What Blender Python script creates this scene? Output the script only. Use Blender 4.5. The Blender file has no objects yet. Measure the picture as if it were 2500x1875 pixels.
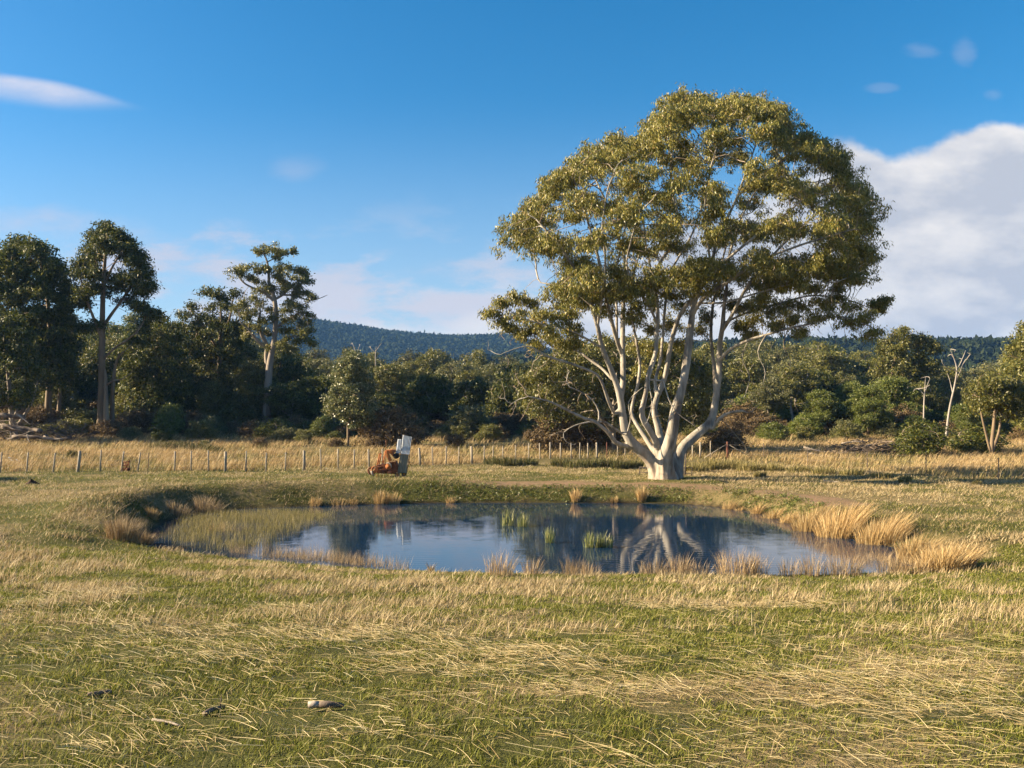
import bpy, math, random
import numpy as np
from mathutils import Vector, Matrix

# ---------------------------------------------------------------- camera, sky, sun, exposure
SC = bpy.context.scene
COL = SC.collection
F = 2165.0                      # focal length in photograph pixels (2500 wide)
PITCH = math.atan(82.5 / F)
CAMZ = 3.0
cam_d = bpy.data.cameras.new("camera")
cam_d.sensor_width = 36.0
cam_d.lens = 36.0 * F / 2500.0
cam_d.clip_start = 0.1
cam_d.clip_end = 9000.0
cam = bpy.data.objects.new("camera", cam_d)
COL.objects.link(cam)
cam.location = (0, 0, CAMZ)
cam.rotation_euler = (math.radians(90) + PITCH, 0, 0)
SC.camera = cam

SUN_EL = math.radians(24.5)
SUN_AZ = math.radians(-91.0)    # compass angle from +Y (clockwise): the sun stands on the left, a little behind the camera
sun_dir = Vector((math.sin(SUN_AZ) * math.cos(SUN_EL), math.cos(SUN_AZ) * math.cos(SUN_EL), math.sin(SUN_EL)))
sd = bpy.data.lights.new("sun", 'SUN')
sd.energy = 5.0
sd.angle = math.radians(0.5)
sd.color = (1.0, 0.80, 0.54)
sun = bpy.data.objects.new("sun", sd)
COL.objects.link(sun)
sun.rotation_euler = sun_dir.to_track_quat('Z', 'Y').to_euler()

SC.view_settings.view_transform = 'Standard'
SC.view_settings.look = 'None'
SC.view_settings.exposure = 1.85
SC.view_settings.gamma = 1.0
SC.view_settings.use_curve_mapping = False
SC.cycles.max_bounces = 6
SC.cycles.diffuse_bounces = 3
SC.cycles.glossy_bounces = 3
SC.cycles.transmission_bounces = 3
SC.cycles.volume_bounces = 0
SC.cycles.use_denoising = True
SC.cycles.use_adaptive_sampling = True
SC.cycles.adaptive_threshold = 0.02


class NT:
    """small helper for node trees"""
    def __init__(s, tree):
        s.t = tree

    def n(s, kind, **kw):
        nd = s.t.nodes.new(kind)
        for k, v in kw.items():
            if k.startswith('i_'):
                key = k[2:]
                sock = nd.inputs[int(key)] if key.isdigit() else nd.inputs[key.replace('_', ' ')]
                s.put(sock, v)
            else:
                setattr(nd, k, v)
        return nd

    def put(s, sock, v):
        if isinstance(v, bpy.types.NodeSocket):
            s.t.links.new(v, sock)
        else:
            if sock.type == 'RGBA' and not isinstance(v, (int, float)) and len(v) == 3:
                v = (v[0], v[1], v[2], 1.0)
            sock.default_value = v

    def m(s, op, a, b=0.0, c=0.0, clamp=False):
        nd = s.t.nodes.new('ShaderNodeMath')
        nd.operation = op
        nd.use_clamp = clamp
        s.put(nd.inputs[0], a)
        s.put(nd.inputs[1], b)
        s.put(nd.inputs[2], c)
        return nd.outputs[0]

    def ss(s, x, lo, hi):      # smoothstep of x from lo to hi -> 0..1
        nd = s.t.nodes.new('ShaderNodeMapRange')
        nd.interpolation_type = 'SMOOTHSTEP'
        s.put(nd.inputs['Value'], x)
        s.put(nd.inputs['From Min'], lo)
        s.put(nd.inputs['From Max'], hi)
        return nd.outputs[0]

    def mix(s, fac, a, b):
        nd = s.t.nodes.new('ShaderNodeMix')
        nd.data_type = 'RGBA'
        s.put(nd.inputs[0], fac)
        s.put(nd.inputs[6], a)
        s.put(nd.inputs[7], b)
        return nd.outputs[2]

    def noise(s, vec, scale, detail=3.0, rough=0.55, out=0):
        nd = s.t.nodes.new('ShaderNodeTexNoise')
        nd.noise_dimensions = '3D'
        if vec is not None:
            s.t.links.new(vec, nd.inputs['Vector'])
        s.put(nd.inputs['Scale'], scale)
        s.put(nd.inputs['Detail'], detail)
        s.put(nd.inputs['Roughness'], rough)
        return nd.outputs[out]

    def ramp(s, fac, stops, interp='LINEAR'):
        nd = s.t.nodes.new('ShaderNodeValToRGB')
        s.put(nd.inputs[0], fac)
        cr = nd.color_ramp
        cr.interpolation = interp
        while len(cr.elements) < len(stops):
            cr.elements.new(0.5)
        for e, (p, c) in zip(cr.elements, stops):
            e.position = p
            e.color = (c[0], c[1], c[2], 1.0)
        return nd.outputs[0]

    def comb(s, x, y, z):
        nd = s.t.nodes.new('ShaderNodeCombineXYZ')
        s.put(nd.inputs[0], x)
        s.put(nd.inputs[1], y)
        s.put(nd.inputs[2], z)
        return nd.outputs[0]


def build_world():
    w = bpy.data.worlds.new("World")
    SC.world = w
    w.use_nodes = True
    w.node_tree.nodes.clear()
    T = NT(w.node_tree)
    sky = T.n('ShaderNodeTexSky')
    sky.sky_type = 'NISHITA'
    sky.sun_disc = False
    sky.sun_elevation = SUN_EL
    sky.sun_rotation = SUN_AZ
    sky.altitude = 300.0
    sky.air_density = 1.0
    sky.dust_density = 1.0
    sky.ozone_density = 3.0
    hs = T.n('ShaderNodeHueSaturation', i_Hue=0.494, i_Saturation=1.40, i_Value=0.86, i_Color=sky.outputs[0])
    tc = T.n('ShaderNodeTexCoord')
    sep = T.n('ShaderNodeSeparateXYZ', i_0=tc.outputs['Generated'])
    X, Y, Z = sep.outputs
    ay = T.m('MAXIMUM', T.m('ABSOLUTE', Y), 0.08)
    u = T.m('DIVIDE', X, ay)
    v = T.m('DIVIDE', Z, ay)
    # warped coordinates
    p1 = T.comb(u, v, 0.3)
    n_big = T.noise(p1, 6.0, 8.0, 0.58)
    nrm = T.noise(T.comb(T.m('MULTIPLY', u, 1.0), T.m('MULTIPLY', v, 2.6), 9.3), 7.4, 9.0, 0.62)
    nb = T.m('SUBTRACT', n_big, 0.5)
    puff = T.n('ShaderNodeTexVoronoi', feature='SMOOTH_F1', i_Vector=p1, i_Scale=9.0, i_Smoothness=0.8)
    pf = T.m('SUBTRACT', 0.45, puff.outputs['Distance'])
    # --- the cumulus bank on the right
    uu = T.m('ADD', u, T.m('ADD', T.m('MULTIPLY', nb, 0.16), T.m('MULTIPLY', pf, 0.05)))
    top = T.m('ADD', T.m('MULTIPLY', T.m('SUBTRACT', u, 0.37), 0.07), 0.318)
    top = T.m('ADD', top, T.m('ADD', T.m('MULTIPLY', nb, 0.09), T.m('MULTIPLY', pf, 0.05)))
    left = T.m('ADD', 0.335, T.m('MULTIPLY', T.m('SUBTRACT', v, 0.30), 1.7))
    depth = T.m('SUBTRACT', top, v)
    bank = T.m('MULTIPLY', T.ss(T.m('SUBTRACT', uu, left), -0.03, 0.05), T.ss(depth, -0.003, 0.014))
    n_body = T.noise(T.comb(u, T.m('MULTIPLY', v, 1.9), 1.7), 6.0, 8.0, 0.58)
    edge = T.m('SUBTRACT', 1.0, T.ss(depth, 0.01, 0.08))
    body_b = T.m('ADD', T.m('MULTIPLY', edge, 0.55), T.m('MULTIPLY', T.m('SUBTRACT', n_body, 0.43), 5.0), clamp=True)
    body_c = T.mix(body_b, (2.65, 2.78, 3.12), (4.3, 4.15, 4.05))
    # --- thin layered cloud low over the horizon
    cover = T.m('ADD', 0.33, T.m('MULTIPLY', v, 0.85))
    low = T.ss(T.m('SUBTRACT', nrm, cover), -0.02, 0.16)
    low = T.m('MULTIPLY', low, T.m('MULTIPLY', T.ss(v, 0.27, 0.12), 0.85))
    lowc = T.mix(T.ss(v, 0.06, 0.20), (3.9, 3.95, 4.1), (3.3, 3.25, 3.6))

    def spot(px, py, sx, sy, tilt, amp, rag=1.0):
        cu, cv = (px - 1250) / F, (1020 - py) / F
        du, dv = T.m('SUBTRACT', u, cu), T.m('SUBTRACT', v, cv)
        c, s_ = math.cos(tilt), math.sin(tilt)
        a = T.m('ADD', T.m('MULTIPLY', du, c * F / sx), T.m('MULTIPLY', dv, s_ * F / sx))
        b = T.m('ADD', T.m('MULTIPLY', du, -s_ * F / sy), T.m('MULTIPLY', dv, c * F / sy))
        r = T.m('ADD', T.m('MULTIPLY', a, a), T.m('MULTIPLY', b, b))
        g = T.m('SUBTRACT', 1.0, r)
        g = T.m('ADD', g, T.m('MULTIPLY', T.m('SUBTRACT', nrm, 0.5), rag * 5.0))
        return T.m('MULTIPLY', T.m('MULTIPLY', T.ss(g, -0.1, 1.7), amp), T.ss(r, 1.9, 0.6))

    def most(lst):
        q = spot(*lst[0])
        for a_ in lst[1:]:
            q = T.m('MAXIMUM', q, spot(*a_))
        return q
    # the long thin streak high on the left, sharper along its upper edge
    cu, cv = (100 - 1250) / F, (1020 - 205) / F
    along = T.m('SUBTRACT', u, cu)
    mid = T.m('SUBTRACT', cv, T.m('MULTIPLY', along, T.m('ADD', 0.16, T.m('MULTIPLY', along, 0.35))))
    across = T.m('SUBTRACT', v, mid)
    wdt = T.m('MULTIPLY', T.ss(along, 0.155, 0.0), 0.026)
    streak = T.m('MULTIPLY', T.ss(T.m('SUBTRACT', T.m('MULTIPLY', wdt, 0.45), across), -0.001, 0.010), T.ss(T.m('ADD', wdt, across), -0.002, 0.024))
    streak = T.m('MULTIPLY', streak, T.m('ADD', 0.55, T.m('MULTIPLY', T.m('SUBTRACT', nrm, 0.4), 1.6), clamp=True))
    streak = T.m('MULTIPLY', streak, T.ss(along, 0.15, 0.04))
    tot = most([(720, 405, 90, 42, 0.0, 0.30, 0.6), (2262, 112, 56, 26, 0.0, 0.22), (2372, 110, 36, 46, 0.0, 0.2),
                (2165, 205, 44, 15, 0.0, 0.15), (2440, 225, 28, 18, 0.0, 0.2), (20, 545, 110, 50, 0.0, 0.42, 0.6),
                (250, 560, 230, 75, -0.1, 0.42, 0.8), (500, 670, 330, 110, -0.12, 0.6, 1.5), (820, 690, 250, 60, -0.15, 0.5, 1.4), (1000, 760, 330, 50, 0.05, 0.6, 1.6), (1100, 660, 260, 40, 0.0, 0.3, 1.5)])
    puffs = most([(930, 815, 100, 42, 0.0, 0.85, 0.7), (1090, 830, 90, 26, 0.0, 0.7), (1200, 800, 120, 44, 0.0, 0.8, 0.7), (760, 846, 70, 20, 0.0, 0.6),
                  (1490, 790, 150, 70, 0.0, 0.75)])
    c = T.mix(T.m('MULTIPLY', T.ss(v, 0.38, 0.02), 0.58), hs.outputs[0], (2.75, 3.35, 4.05))
    c = T.mix(low, c, lowc)
    c = T.mix(tot, c, (3.2, 3.1, 3.5))
    c = T.mix(streak, c, (3.6, 3.6, 4.1))
    c = T.mix(bank, c, body_c)
    c = T.mix(puffs, c, (4.3, 4.1, 4.0))
    bg = T.n('ShaderNodeBackground', i_Color=c, i_Strength=0.059)
    out = T.n('ShaderNodeOutputWorld')
    T.t.links.new(bg.outputs[0], out.inputs[0])
    w.cycles.sampling_method = 'MANUAL'
    w.cycles.sample_map_resolution = 512


build_world()

# ---------------------------------------------------------------- general helpers
RNG = np.random.default_rng(7)
random.seed(7)
CP, SP = math.cos(PITCH), math.sin(PITCH)


def ray(px, py):
    a, b = (px - 1250) / F, -(py - 937.5) / F
    return np.array([a, CP - b * SP, SP + b * CP])


def at(px, py, Y):
    r = ray(px, py)
    return r * (Y / r[1]) + np.array([0, 0, CAMZ])


def on_z(px, py, z):
    r = ray(px, py)
    return r * ((z - CAMZ) / r[2]) + np.array([0, 0, CAMZ])


def vnoise(x, y, seed=0):
    xi, yi = np.floor(x).astype(np.int64), np.floor(y).astype(np.int64)
    fx, fy = x - xi, y - yi
    fx, fy = fx * fx * (3 - 2 * fx), fy * fy * (3 - 2 * fy)

    def hsh(a, b):
        h = (a * 374761393 + b * 668265263 + seed * 974634777) & 0xffffffff
        h = ((h ^ (h >> 13)) * 1274126177) & 0xffffffff
        return ((h ^ (h >> 16)) & 0xffff) / 65535.0
    return (hsh(xi, yi) * (1 - fx) + hsh(xi + 1, yi) * fx) * (1 - fy) + (hsh(xi, yi + 1) * (1 - fx) + hsh(xi + 1, yi + 1) * fx) * fy


def fbm(x, y, seed=0, octv=4):
    t, a, s = 0.0, 0.5, 0.0
    for k in range(octv):
        t = t + a * vnoise(x * 2 ** k + 17.3 * k, y * 2 ** k - 9.1 * k, seed + k)
        s += a
        a *= 0.5
    return t / s


def smooth(x, a, b):
    t = np.clip((x - a) / (b - a), 0, 1)
    return t * t * (3 - 2 * t)


def catmull(P, n, closed=True):
    P = np.asarray(P, float)
    N = len(P)
    out = []
    for i in range(N if closed else N - 1):
        if closed:
            a, b, c, d = P[(i - 1) % N], P[i], P[(i + 1) % N], P[(i + 2) % N]
        else:
            a, b, c, d = P[max(i - 1, 0)], P[i], P[i + 1], P[min(i + 2, N - 1)]
        for t in np.linspace(0, 1, n, endpoint=False):
            out.append(0.5 * ((2 * b) + (-a + c) * t + (2 * a - 5 * b + 4 * c - d) * t * t + (-a + 3 * b - 3 * c + d) * t ** 3))
    if not closed:
        out.append(P[-1])
    return np.array(out)


def seg_dist(x, y, poly, closed=True):
    d = np.full(x.shape, 1e9)
    N = len(poly)
    for i in range(N if closed else N - 1):
        a, b = poly[i], poly[(i + 1) % N]
        vx, vy = b[0] - a[0], b[1] - a[1]
        t = np.clip(((x - a[0]) * vx + (y - a[1]) * vy) / (vx * vx + vy * vy + 1e-12), 0, 1)
        d = np.minimum(d, (x - a[0] - t * vx) ** 2 + (y - a[1] - t * vy) ** 2)
    return np.sqrt(d)


def inside(x, y, poly):
    r = np.zeros(x.shape, bool)
    N = len(poly)
    for i in range(N):
        a, b = poly[i], poly[(i + 1) % N]
        if a[1] == b[1]:
            continue
        c = (a[1] > y) != (b[1] > y)
        r ^= c & (x < (b[0] - a[0]) * (y - a[1]) / (b[1] - a[1]) + a[0])
    return r


WATER_Z = -0.6
POND_PX = [(352, 1332), (368, 1302), (400, 1274), (470, 1254), (560, 1244), (700, 1238), (850, 1233), (1000, 1229), (1200, 1227),
           (1450, 1228), (1650, 1230), (1760, 1238), (1850, 1252), (1950, 1283), (2040, 1308), (2140, 1325), (2210, 1350),
           (2225, 1385), (2150, 1400), (1900, 1404), (1500, 1404), (1200, 1400), (950, 1390), (750, 1378), (600, 1366), (470, 1350), (400, 1343)]
POND = catmull([on_z(a, b, WATER_Z)[:2] for a, b in POND_PX], 4)
TRACK = [on_z(a, b, 0.0)[:2] for a, b in [(1230, 1184), (1400, 1183), (1560, 1187), (1690, 1194), (1790, 1203), (1880, 1214), (1970, 1225)]]


def pond_sd(x, y):
    d = seg_dist(x, y, POND)
    return np.where(inside(x, y, POND), -d, d)


def height(x, y, detail=True):
    x, y = np.asarray(x, float), np.asarray(y, float)
    B = np.interp(y, [-60, -15, 0, 4, 8, 12, 16, 19, 23, 30, 50, 56, 70, 85, 100, 130, 200, 400, 800, 3000],
                  [0.6, 1.2, 1.35, 1.27, 1.00, 0.62, 0.20, -0.14, -0.20, -0.02, 0.0, 0.05, 0.62, 1.25, 1.95, 3.0, 5.5, 12.0, 20.0, 20.0])
    B = B + 0.10 * smooth(x, -6, -16) * smooth(y, 32, 24)
    s = pond_sd(x, y)
    near = smooth(y, 27.0, 22.5)
    crest = np.exp(-((s - 2.1) / 1.0) ** 2) * smooth(x, 1.5, -3.0) * smooth(y, 25.0, 30.0)
    B = B + 0.24 * crest + 0.10 * smooth(x, -3, -9) * smooth(y, 22, 27) * smooth(s, 6, 1)
    slope = 0.62 * (1 - near) + 0.12 * near
    zb = WATER_Z + np.where(s > 0, s * slope, s * 0.35)
    zb = np.maximum(zb, WATER_Z - 1.2)
    k = 0.10
    h_ = np.clip(0.5 + 0.5 * (B - zb) / k, 0, 1)
    z = B * (1 - h_) + zb * h_ - k * h_ * (1 - h_)
    if detail:
        am = smooth(s, 0.0, 1.5) * 0.9 + 0.1
        z = z + am * ((fbm(x * 0.35, y * 0.35, 3) - 0.5) * 0.16 + (fbm(x * 1.7, y * 1.7, 5, 3) - 0.5) * 0.07)
        z = z + np.where(y > 60, (fbm(x * 0.05, y * 0.05, 8, 3) - 0.5) * 0.5 * smooth(y, 60, 100), 0)
    return z


def hz(x, y):
    return float(height(np.array([x]), np.array([y]))[0])


def ground(px, py):
    """the point of the ground seen at a photograph pixel"""
    r = ray(px, py)
    t = np.concatenate([np.linspace(2, 60, 1200), np.linspace(60, 300, 1200)])
    X, Yy, Z = r[0] * t, r[1] * t, r[2] * t + CAMZ
    g = height(X, Yy)
    w = np.argmax(Z <= g) if (Z <= g).any() else len(t) - 1
    return np.array([X[w], Yy[w], g[w]])


# ---------------------------------------------------------------- mesh helpers
def mesh_np(name, V, Fc, mat=None, parent=None, smoothf=False, attrs=None, mats=None, mat_idx=None):
    V = np.asarray(V, np.float32)
    me = bpy.data.meshes.new(name)
    me.vertices.add(len(V))
    me.vertices.foreach_set('co', V.ravel())
    if isinstance(Fc, np.ndarray):
        Fc = [Fc]
    Fc = [np.asarray(f, np.int32) for f in Fc if len(f)]
    nl = sum(f.size for f in Fc)
    npoly = sum(len(f) for f in Fc)
    me.loops.add(nl)
    me.polygons.add(npoly)
    vi = np.concatenate([f.ravel() for f in Fc])
    tot = np.concatenate([np.full(len(f), f.shape[1], np.int32) for f in Fc])
    st = np.concatenate([[0], np.cumsum(tot)[:-1]]).astype(np.int32)
    me.loops.foreach_set('vertex_index', vi)
    me.polygons.foreach_set('loop_start', st)
    if smoothf:
        me.polygons.foreach_set('use_smooth', np.ones(npoly, bool))
    if mat_idx is not None:
        me.polygons.foreach_set('material_index', np.asarray(mat_idx, np.int32))
    me.update(calc_edges=True)
    if attrs:
        for k, a in attrs.items():
            at_ = me.attributes.new(k, 'FLOAT', 'POINT')
            at_.data.foreach_set('value', np.asarray(a, np.float32))
    if mat is not None:
        me.materials.append(mat)
    for m_ in mats or []:
        me.materials.append(m_)
    o = bpy.data.objects.new(name, me)
    COL.objects.link(o)
    if parent is not None:
        o.parent = parent
    return o


def tag(o, label=None, cat=None, group=None, kind=None):
    if label:
        o['label'] = label
    if cat:
        o['category'] = cat
    if group:
        o['group'] = group
    if kind:
        o['kind'] = kind
    return o


def empty(name, loc, label=None, cat=None, group=None, rz=0.0):
    o = bpy.data.objects.new(name, None)
    COL.objects.link(o)
    o.location = tuple(loc)
    o.rotation_euler = (0, 0, rz)
    o.empty_display_size = 0.2
    return tag(o, label, cat, group)


class MB:
    """collects simple solids into one mesh"""
    def __init__(s):
        s.V, s.F = [], {}
        s.n = 0

    def add(s, V, Fs):
        V = np.asarray(V, float)
        s.V.append(V)
        for f in Fs:
            s.F.setdefault(len(f), []).append([i + s.n for i in f])
        s.n += len(V)

    def box(s, c, size, M=None):
        V = np.array([[x, y, z] for x in (-.5, .5) for y in (-.5, .5) for z in (-.5, .5)]) * np.array(size)
        if M is not None:
            V = V @ np.array(M).T
        s.add(V + np.array(c), [(0, 1, 3, 2), (4, 6, 7, 5), (0, 4, 5, 1), (2, 3, 7, 6), (0, 2, 6, 4), (1, 5, 7, 3)])

    def tube(s, pts, rad, k=8, cap=True, jit=0.0):
        pts = np.asarray(pts, float)
        rad = np.full(len(pts), rad) if np.isscalar(rad) else np.asarray(rad, float)
        V, Q = tube_np(pts, rad, k, jit)
        Fs = [tuple(q) for q in Q]
        if cap:
            Fs.append(tuple(range(k))[::-1])
            b = (len(pts) - 1) * k
            Fs.append(tuple(range(b, b + k)))
        s.add(V, Fs)

    def prism(s, poly, thick, M, c):
        """polygon in the local xz plane given thickness along local y"""
        P = np.asarray(poly, float)
        n = len(P)
        V = np.concatenate([np.c_[P[:, 0], np.full(n, -thick / 2), P[:, 1]], np.c_[P[:, 0], np.full(n, thick / 2), P[:, 1]]])
        if M is not None:
            V = V @ np.array(M).T
        Fs = [tuple(range(n)), tuple(range(n, 2 * n))[::-1]] + [(i, i + n, (i + 1) % n + n, (i + 1) % n) for i in range(n)]
        s.add(V + np.array(c), Fs)

    def build(s, name, mat, parent=None, smoothf=False, bevel=0.0):
        o = mesh_np(name, np.concatenate(s.V), [np.array(f) for f in s.F.values()], mat, parent, smoothf)
        if bevel:
            b = o.modifiers.new('bevel', 'BEVEL')
            b.width = bevel
            b.segments = 2
        return o


def tube_np(pts, rad, k, jit=0.0, rng=None):
    n = len(pts)
    T = np.empty_like(pts)
    T[1:-1] = pts[2:] - pts[:-2]
    T[0] = pts[1] - pts[0]
    T[-1] = pts[-1] - pts[-2]
    T /= np.linalg.norm(T, axis=1)[:, None] + 1e-9
    mean = pts[-1] - pts[0]
    ref = np.array([0.31, 0.93, 0.2]) if abs(mean[1]) < 0.75 * np.linalg.norm(mean) + 1e-9 else np.array([1.0, 0.1, 0.1])
    A = np.cross(T, ref)
    A /= np.linalg.norm(A, axis=1)[:, None] + 1e-9
    B = np.cross(T, A)
    th = np.arange(k) * 2 * np.pi / k
    r = rad[:, None] * (1 + (jit * ((rng or RNG).random((n, k)) - 0.5) if jit else 0))
    r = np.broadcast_to(r, (n, k))
    V = pts[:, None, :] + r[:, :, None] * (np.cos(th)[None, :, None] * A[:, None, :] + np.sin(th)[None, :, None] * B[:, None, :])
    i = np.arange(n - 1)[:, None] * k
    j = np.arange(k)[None, :]
    Q = np.stack([i + j, i + (j + 1) % k, i + k + (j + 1) % k, i + k + j], -1).reshape(-1, 4)
    return V.reshape(-1, 3), Q


# ---------------------------------------------------------------- materials
def new_mat(name):
    m_ = bpy.data.materials.new(name)
    m_.use_nodes = True
    m_.node_tree.nodes.clear()
    T = NT(m_.node_tree)
    out = T.n('ShaderNodeOutputMaterial')
    return m_, T, out


def leafy(name, stops, trans=0.3, rough=0.5, spec=0.3, posvar=None, tcol=1.0):
    """random colour per leaf or blade, part of the light passing through"""
    m_, T, out = new_mat(name)
    g = T.n('ShaderNodeNewGeometry')
    c = T.ramp(g.outputs['Random Per Island'], stops)
    if posvar:
        sc, a, b, lo, hi = posvar
        nz = T.noise(g.outputs['Position'], sc, 3.0)
        c = T.mix(T.ss(nz, lo, hi), c, T.mix(b, c, a))
    oi = T.n('ShaderNodeObjectInfo')
    vmul = T.m('ADD', 0.85, T.m('MULTIPLY', oi.outputs['Random'], 0.3))
    hs = T.n('ShaderNodeHueSaturation', i_Value=vmul, i_Color=c)
    pr = T.n('ShaderNodeBsdfPrincipled', i_Base_Color=hs.outputs[0], i_Roughness=rough)
    pr.inputs['Specular IOR Level'].default_value = spec
    tr = T.n('ShaderNodeBsdfTranslucent', i_Color=hs.outputs[0])
    mx = T.n('ShaderNodeMixShader', i_0=trans)
    T.t.links.new(pr.outputs[0], mx.inputs[1])
    T.t.links.new(tr.outputs[0], mx.inputs[2])
    T.t.links.new(mx.outputs[0], out.inputs[0])
    return m_


def plain(name, c1, c2, scale=4.0, rough=0.8, metal=0.0, bump=0.0, stretch=(1, 1, 1), c3=None, lo=0.35, hi=0.65, spec=0.3, coord='Object'):
    m_, T, out = new_mat(name)
    tc = T.n('ShaderNodeTexCoord')
    mp = T.n('ShaderNodeMapping', i_Vector=tc.outputs[coord], i_Scale=stretch)
    nz = T.noise(mp.outputs[0], scale, 5.0, 0.6)
    c = T.mix(T.ss(nz, lo, hi), c1, c2)
    if c3 is not None:
        n2 = T.noise(mp.outputs[0], scale * 2.7, 4.0, 0.6)
        c = T.mix(T.ss(n2, 0.55, 0.7), c, c3)
    pr = T.n('ShaderNodeBsdfPrincipled', i_Base_Color=c, i_Roughness=rough, i_Metallic=metal)
    pr.inputs['Specular IOR Level'].default_value = spec
    if bump:
        n3 = T.noise(mp.outputs[0], scale * 5, 4.0, 0.6)
        bp = T.n('ShaderNodeBump', i_Strength=0.6, i_Distance=bump, i_Height=n3)
        T.t.links.new(bp.outputs[0], pr.inputs['Normal'])
    T.t.links.new(pr.outputs[0], out.inputs[0])
    return m_
# ---------------------------------------------------------------- ground, water, hills
def track_mask(x, y):
    d = seg_dist(x, y, TRACK, closed=False)
    w = 2.0 + (fbm(x * 0.5, y * 0.5, 21) - 0.5) * 1.8
    return smooth(d, w + 0.5, w - 0.4) * smooth(pond_sd(x, y), 0.85, 1.3)


def dry_mask(x, y):
    n1 = fbm(x * 0.55, y * 0.8, 31)
    n2 = fbm(x * 0.16, y * 0.2, 41, 3)
    return smooth(n1 * 0.65 + n2 * 0.35, 0.42, 0.60)


def build_ground():
    ys = [-40.0]
    while ys[-1] < 1900:
        a = ys[-1]
        ys.append(a + (2.0 if a < 0 else max(0.10, 0.0085 * a)) * (1.0 if a < 60 else (1.0 + (a - 60) / 120)))
    ys = np.array(ys)
    us = np.linspace(-1, 1, 420)
    us = np.sign(us) * (0.72 * np.abs(us) + 0.28 * np.abs(us) ** 4)
    Xh = 60 + 1.1 * np.maximum(ys, 0)
    X = us[None, :] * Xh[:, None]
    Y = np.repeat(ys[:, None], len(us), 1)
    x, y = X.ravel(), Y.ravel()
    z = np.empty_like(x)
    for i in range(0, len(x), 40000):
        z[i:i + 40000] = height(x[i:i + 40000], y[i:i + 40000])
    n, k = len(ys), len(us)
    i = np.arange(n - 1)[:, None] * k
    j = np.arange(k - 1)[None, :]
    Q = np.stack([i + j, i + j + 1, i + k + j + 1, i + k + j], -1).reshape(-1, 4)
    m_, T, out = new_mat('soil_and_turf')
    g = T.n('ShaderNodeNewGeometry')
    P = g.outputs['Position']
    a_t = T.n('ShaderNodeAttribute', attribute_name='track').outputs['Fac']
    a_d = T.n('ShaderNodeAttribute', attribute_name='dry').outputs['Fac']
    a_w = T.n('ShaderNodeAttribute', attribute_name='wet').outputs['Fac']
    fine = T.noise(P, 9.0, 5.0, 0.65)
    fine2 = T.noise(P, 38.0, 4.0, 0.65)
    green = T.mix(fine, (0.038, 0.042, 0.012), (0.110, 0.112, 0.030))
    tan = T.mix(fine2, (0.13, 0.095, 0.045), (0.30, 0.235, 0.12))
    c = T.mix(T.m('MULTIPLY', a_d, T.ss(fine, 0.3, 0.6)), green, tan)
    dirt = T.mix(fine2, (0.17, 0.11, 0.065), (0.30, 0.205, 0.125))
    c = T.mix(T.m('MULTIPLY', a_t, T.ss(T.noise(P, 2.2, 4.0), 0.25, 0.55)), c, dirt)
    c = T.mix(a_w, c, (0.035, 0.026, 0.014))
    pr = T.n('ShaderNodeBsdfPrincipled', i_Base_Color=c, i_Roughness=0.95)
    pr.inputs['Specular IOR Level'].default_value = 0.1
    bp = T.n('ShaderNodeBump', i_Strength=0.9, i_Distance=0.05, i_Height=fine2)
    T.t.links.new(bp.outputs[0], pr.inputs['Normal'])
    T.t.links.new(pr.outputs[0], out.inputs[0])
    s = np.concatenate([pond_sd(x[i:i + 40000], y[i:i + 40000]) for i in range(0, len(x), 40000)])
    dry = dry_mask(x, y)
    dry = np.where(y > 52, np.maximum(dry, 0.75), dry)
    wet = smooth(s, 0.25, 0.0)
    o = mesh_np('ground', np.c_[x, y, z], Q, m_, None, True, {'track': track_mask(x, y), 'dry': dry, 'wet': wet})
    tag(o, kind='structure')


def build_water():
    lo, hi = POND.min(0) - 0.8, POND.max(0) + 0.8
    m_, T, out = new_mat('pond_water')
    tc = T.n('ShaderNodeTexCoord')
    mp = T.n('ShaderNodeMapping', i_Vector=tc.outputs['Object'], i_Scale=(0.8, 2.2, 1.0))
    n1 = T.noise(mp.outputs[0], 3.0, 3.0, 0.5)
    n2 = T.noise(mp.outputs[0], 16.0, 2.0, 0.5)
    hgt = T.m('ADD', T.m('MULTIPLY', n1, 1.0), T.m('MULTIPLY', n2, 0.12))
    pr = T.n('ShaderNodeBsdfPrincipled', i_Base_Color=(0.006, 0.022, 0.052), i_Roughness=0.03, i_IOR=1.29)  # blue in the base colour stands in for reflected deep-blue sky
    T.t.links.new(pr.outputs[0], out.inputs[0])
    nx_, ny_ = int((hi[0] - lo[0]) / 0.10), int((hi[1] - lo[1]) / 0.032)
    X, Y = np.meshgrid(np.linspace(lo[0], hi[0], nx_), np.linspace(lo[1], hi[1], ny_))
    rw = np.random.default_rng(9)
    Z = np.zeros_like(X)
    for q in range(26):            # small wind ripples, crests mostly across the view
        wl = rw.uniform(0.13, 0.34)
        dr = rw.normal(0.05, 0.22)
        k_ = 2 * np.pi / wl
        Z += (0.0017 / k_) * np.sin(k_ * (X * math.sin(dr) + Y * math.cos(dr)) + rw.uniform(0, 6.28) + 2.0 * (fbm(X * 0.5 + q, Y * 0.5, 90 + q, 2) - 0.5))
    calm = 0.45 + 0.8 * fbm(X * 0.22, Y * 0.35, 88, 3)
    Z *= calm
    ii = np.arange(ny_ - 1)[:, None] * nx_
    jj = np.arange(nx_ - 1)[None, :]
    Q = np.stack([ii + jj, ii + jj + 1, ii + nx_ + jj + 1, ii + nx_ + jj], -1).reshape(-1, 4)
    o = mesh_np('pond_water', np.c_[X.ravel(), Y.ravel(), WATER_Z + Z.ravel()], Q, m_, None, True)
    tag(o, kind='structure')


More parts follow.
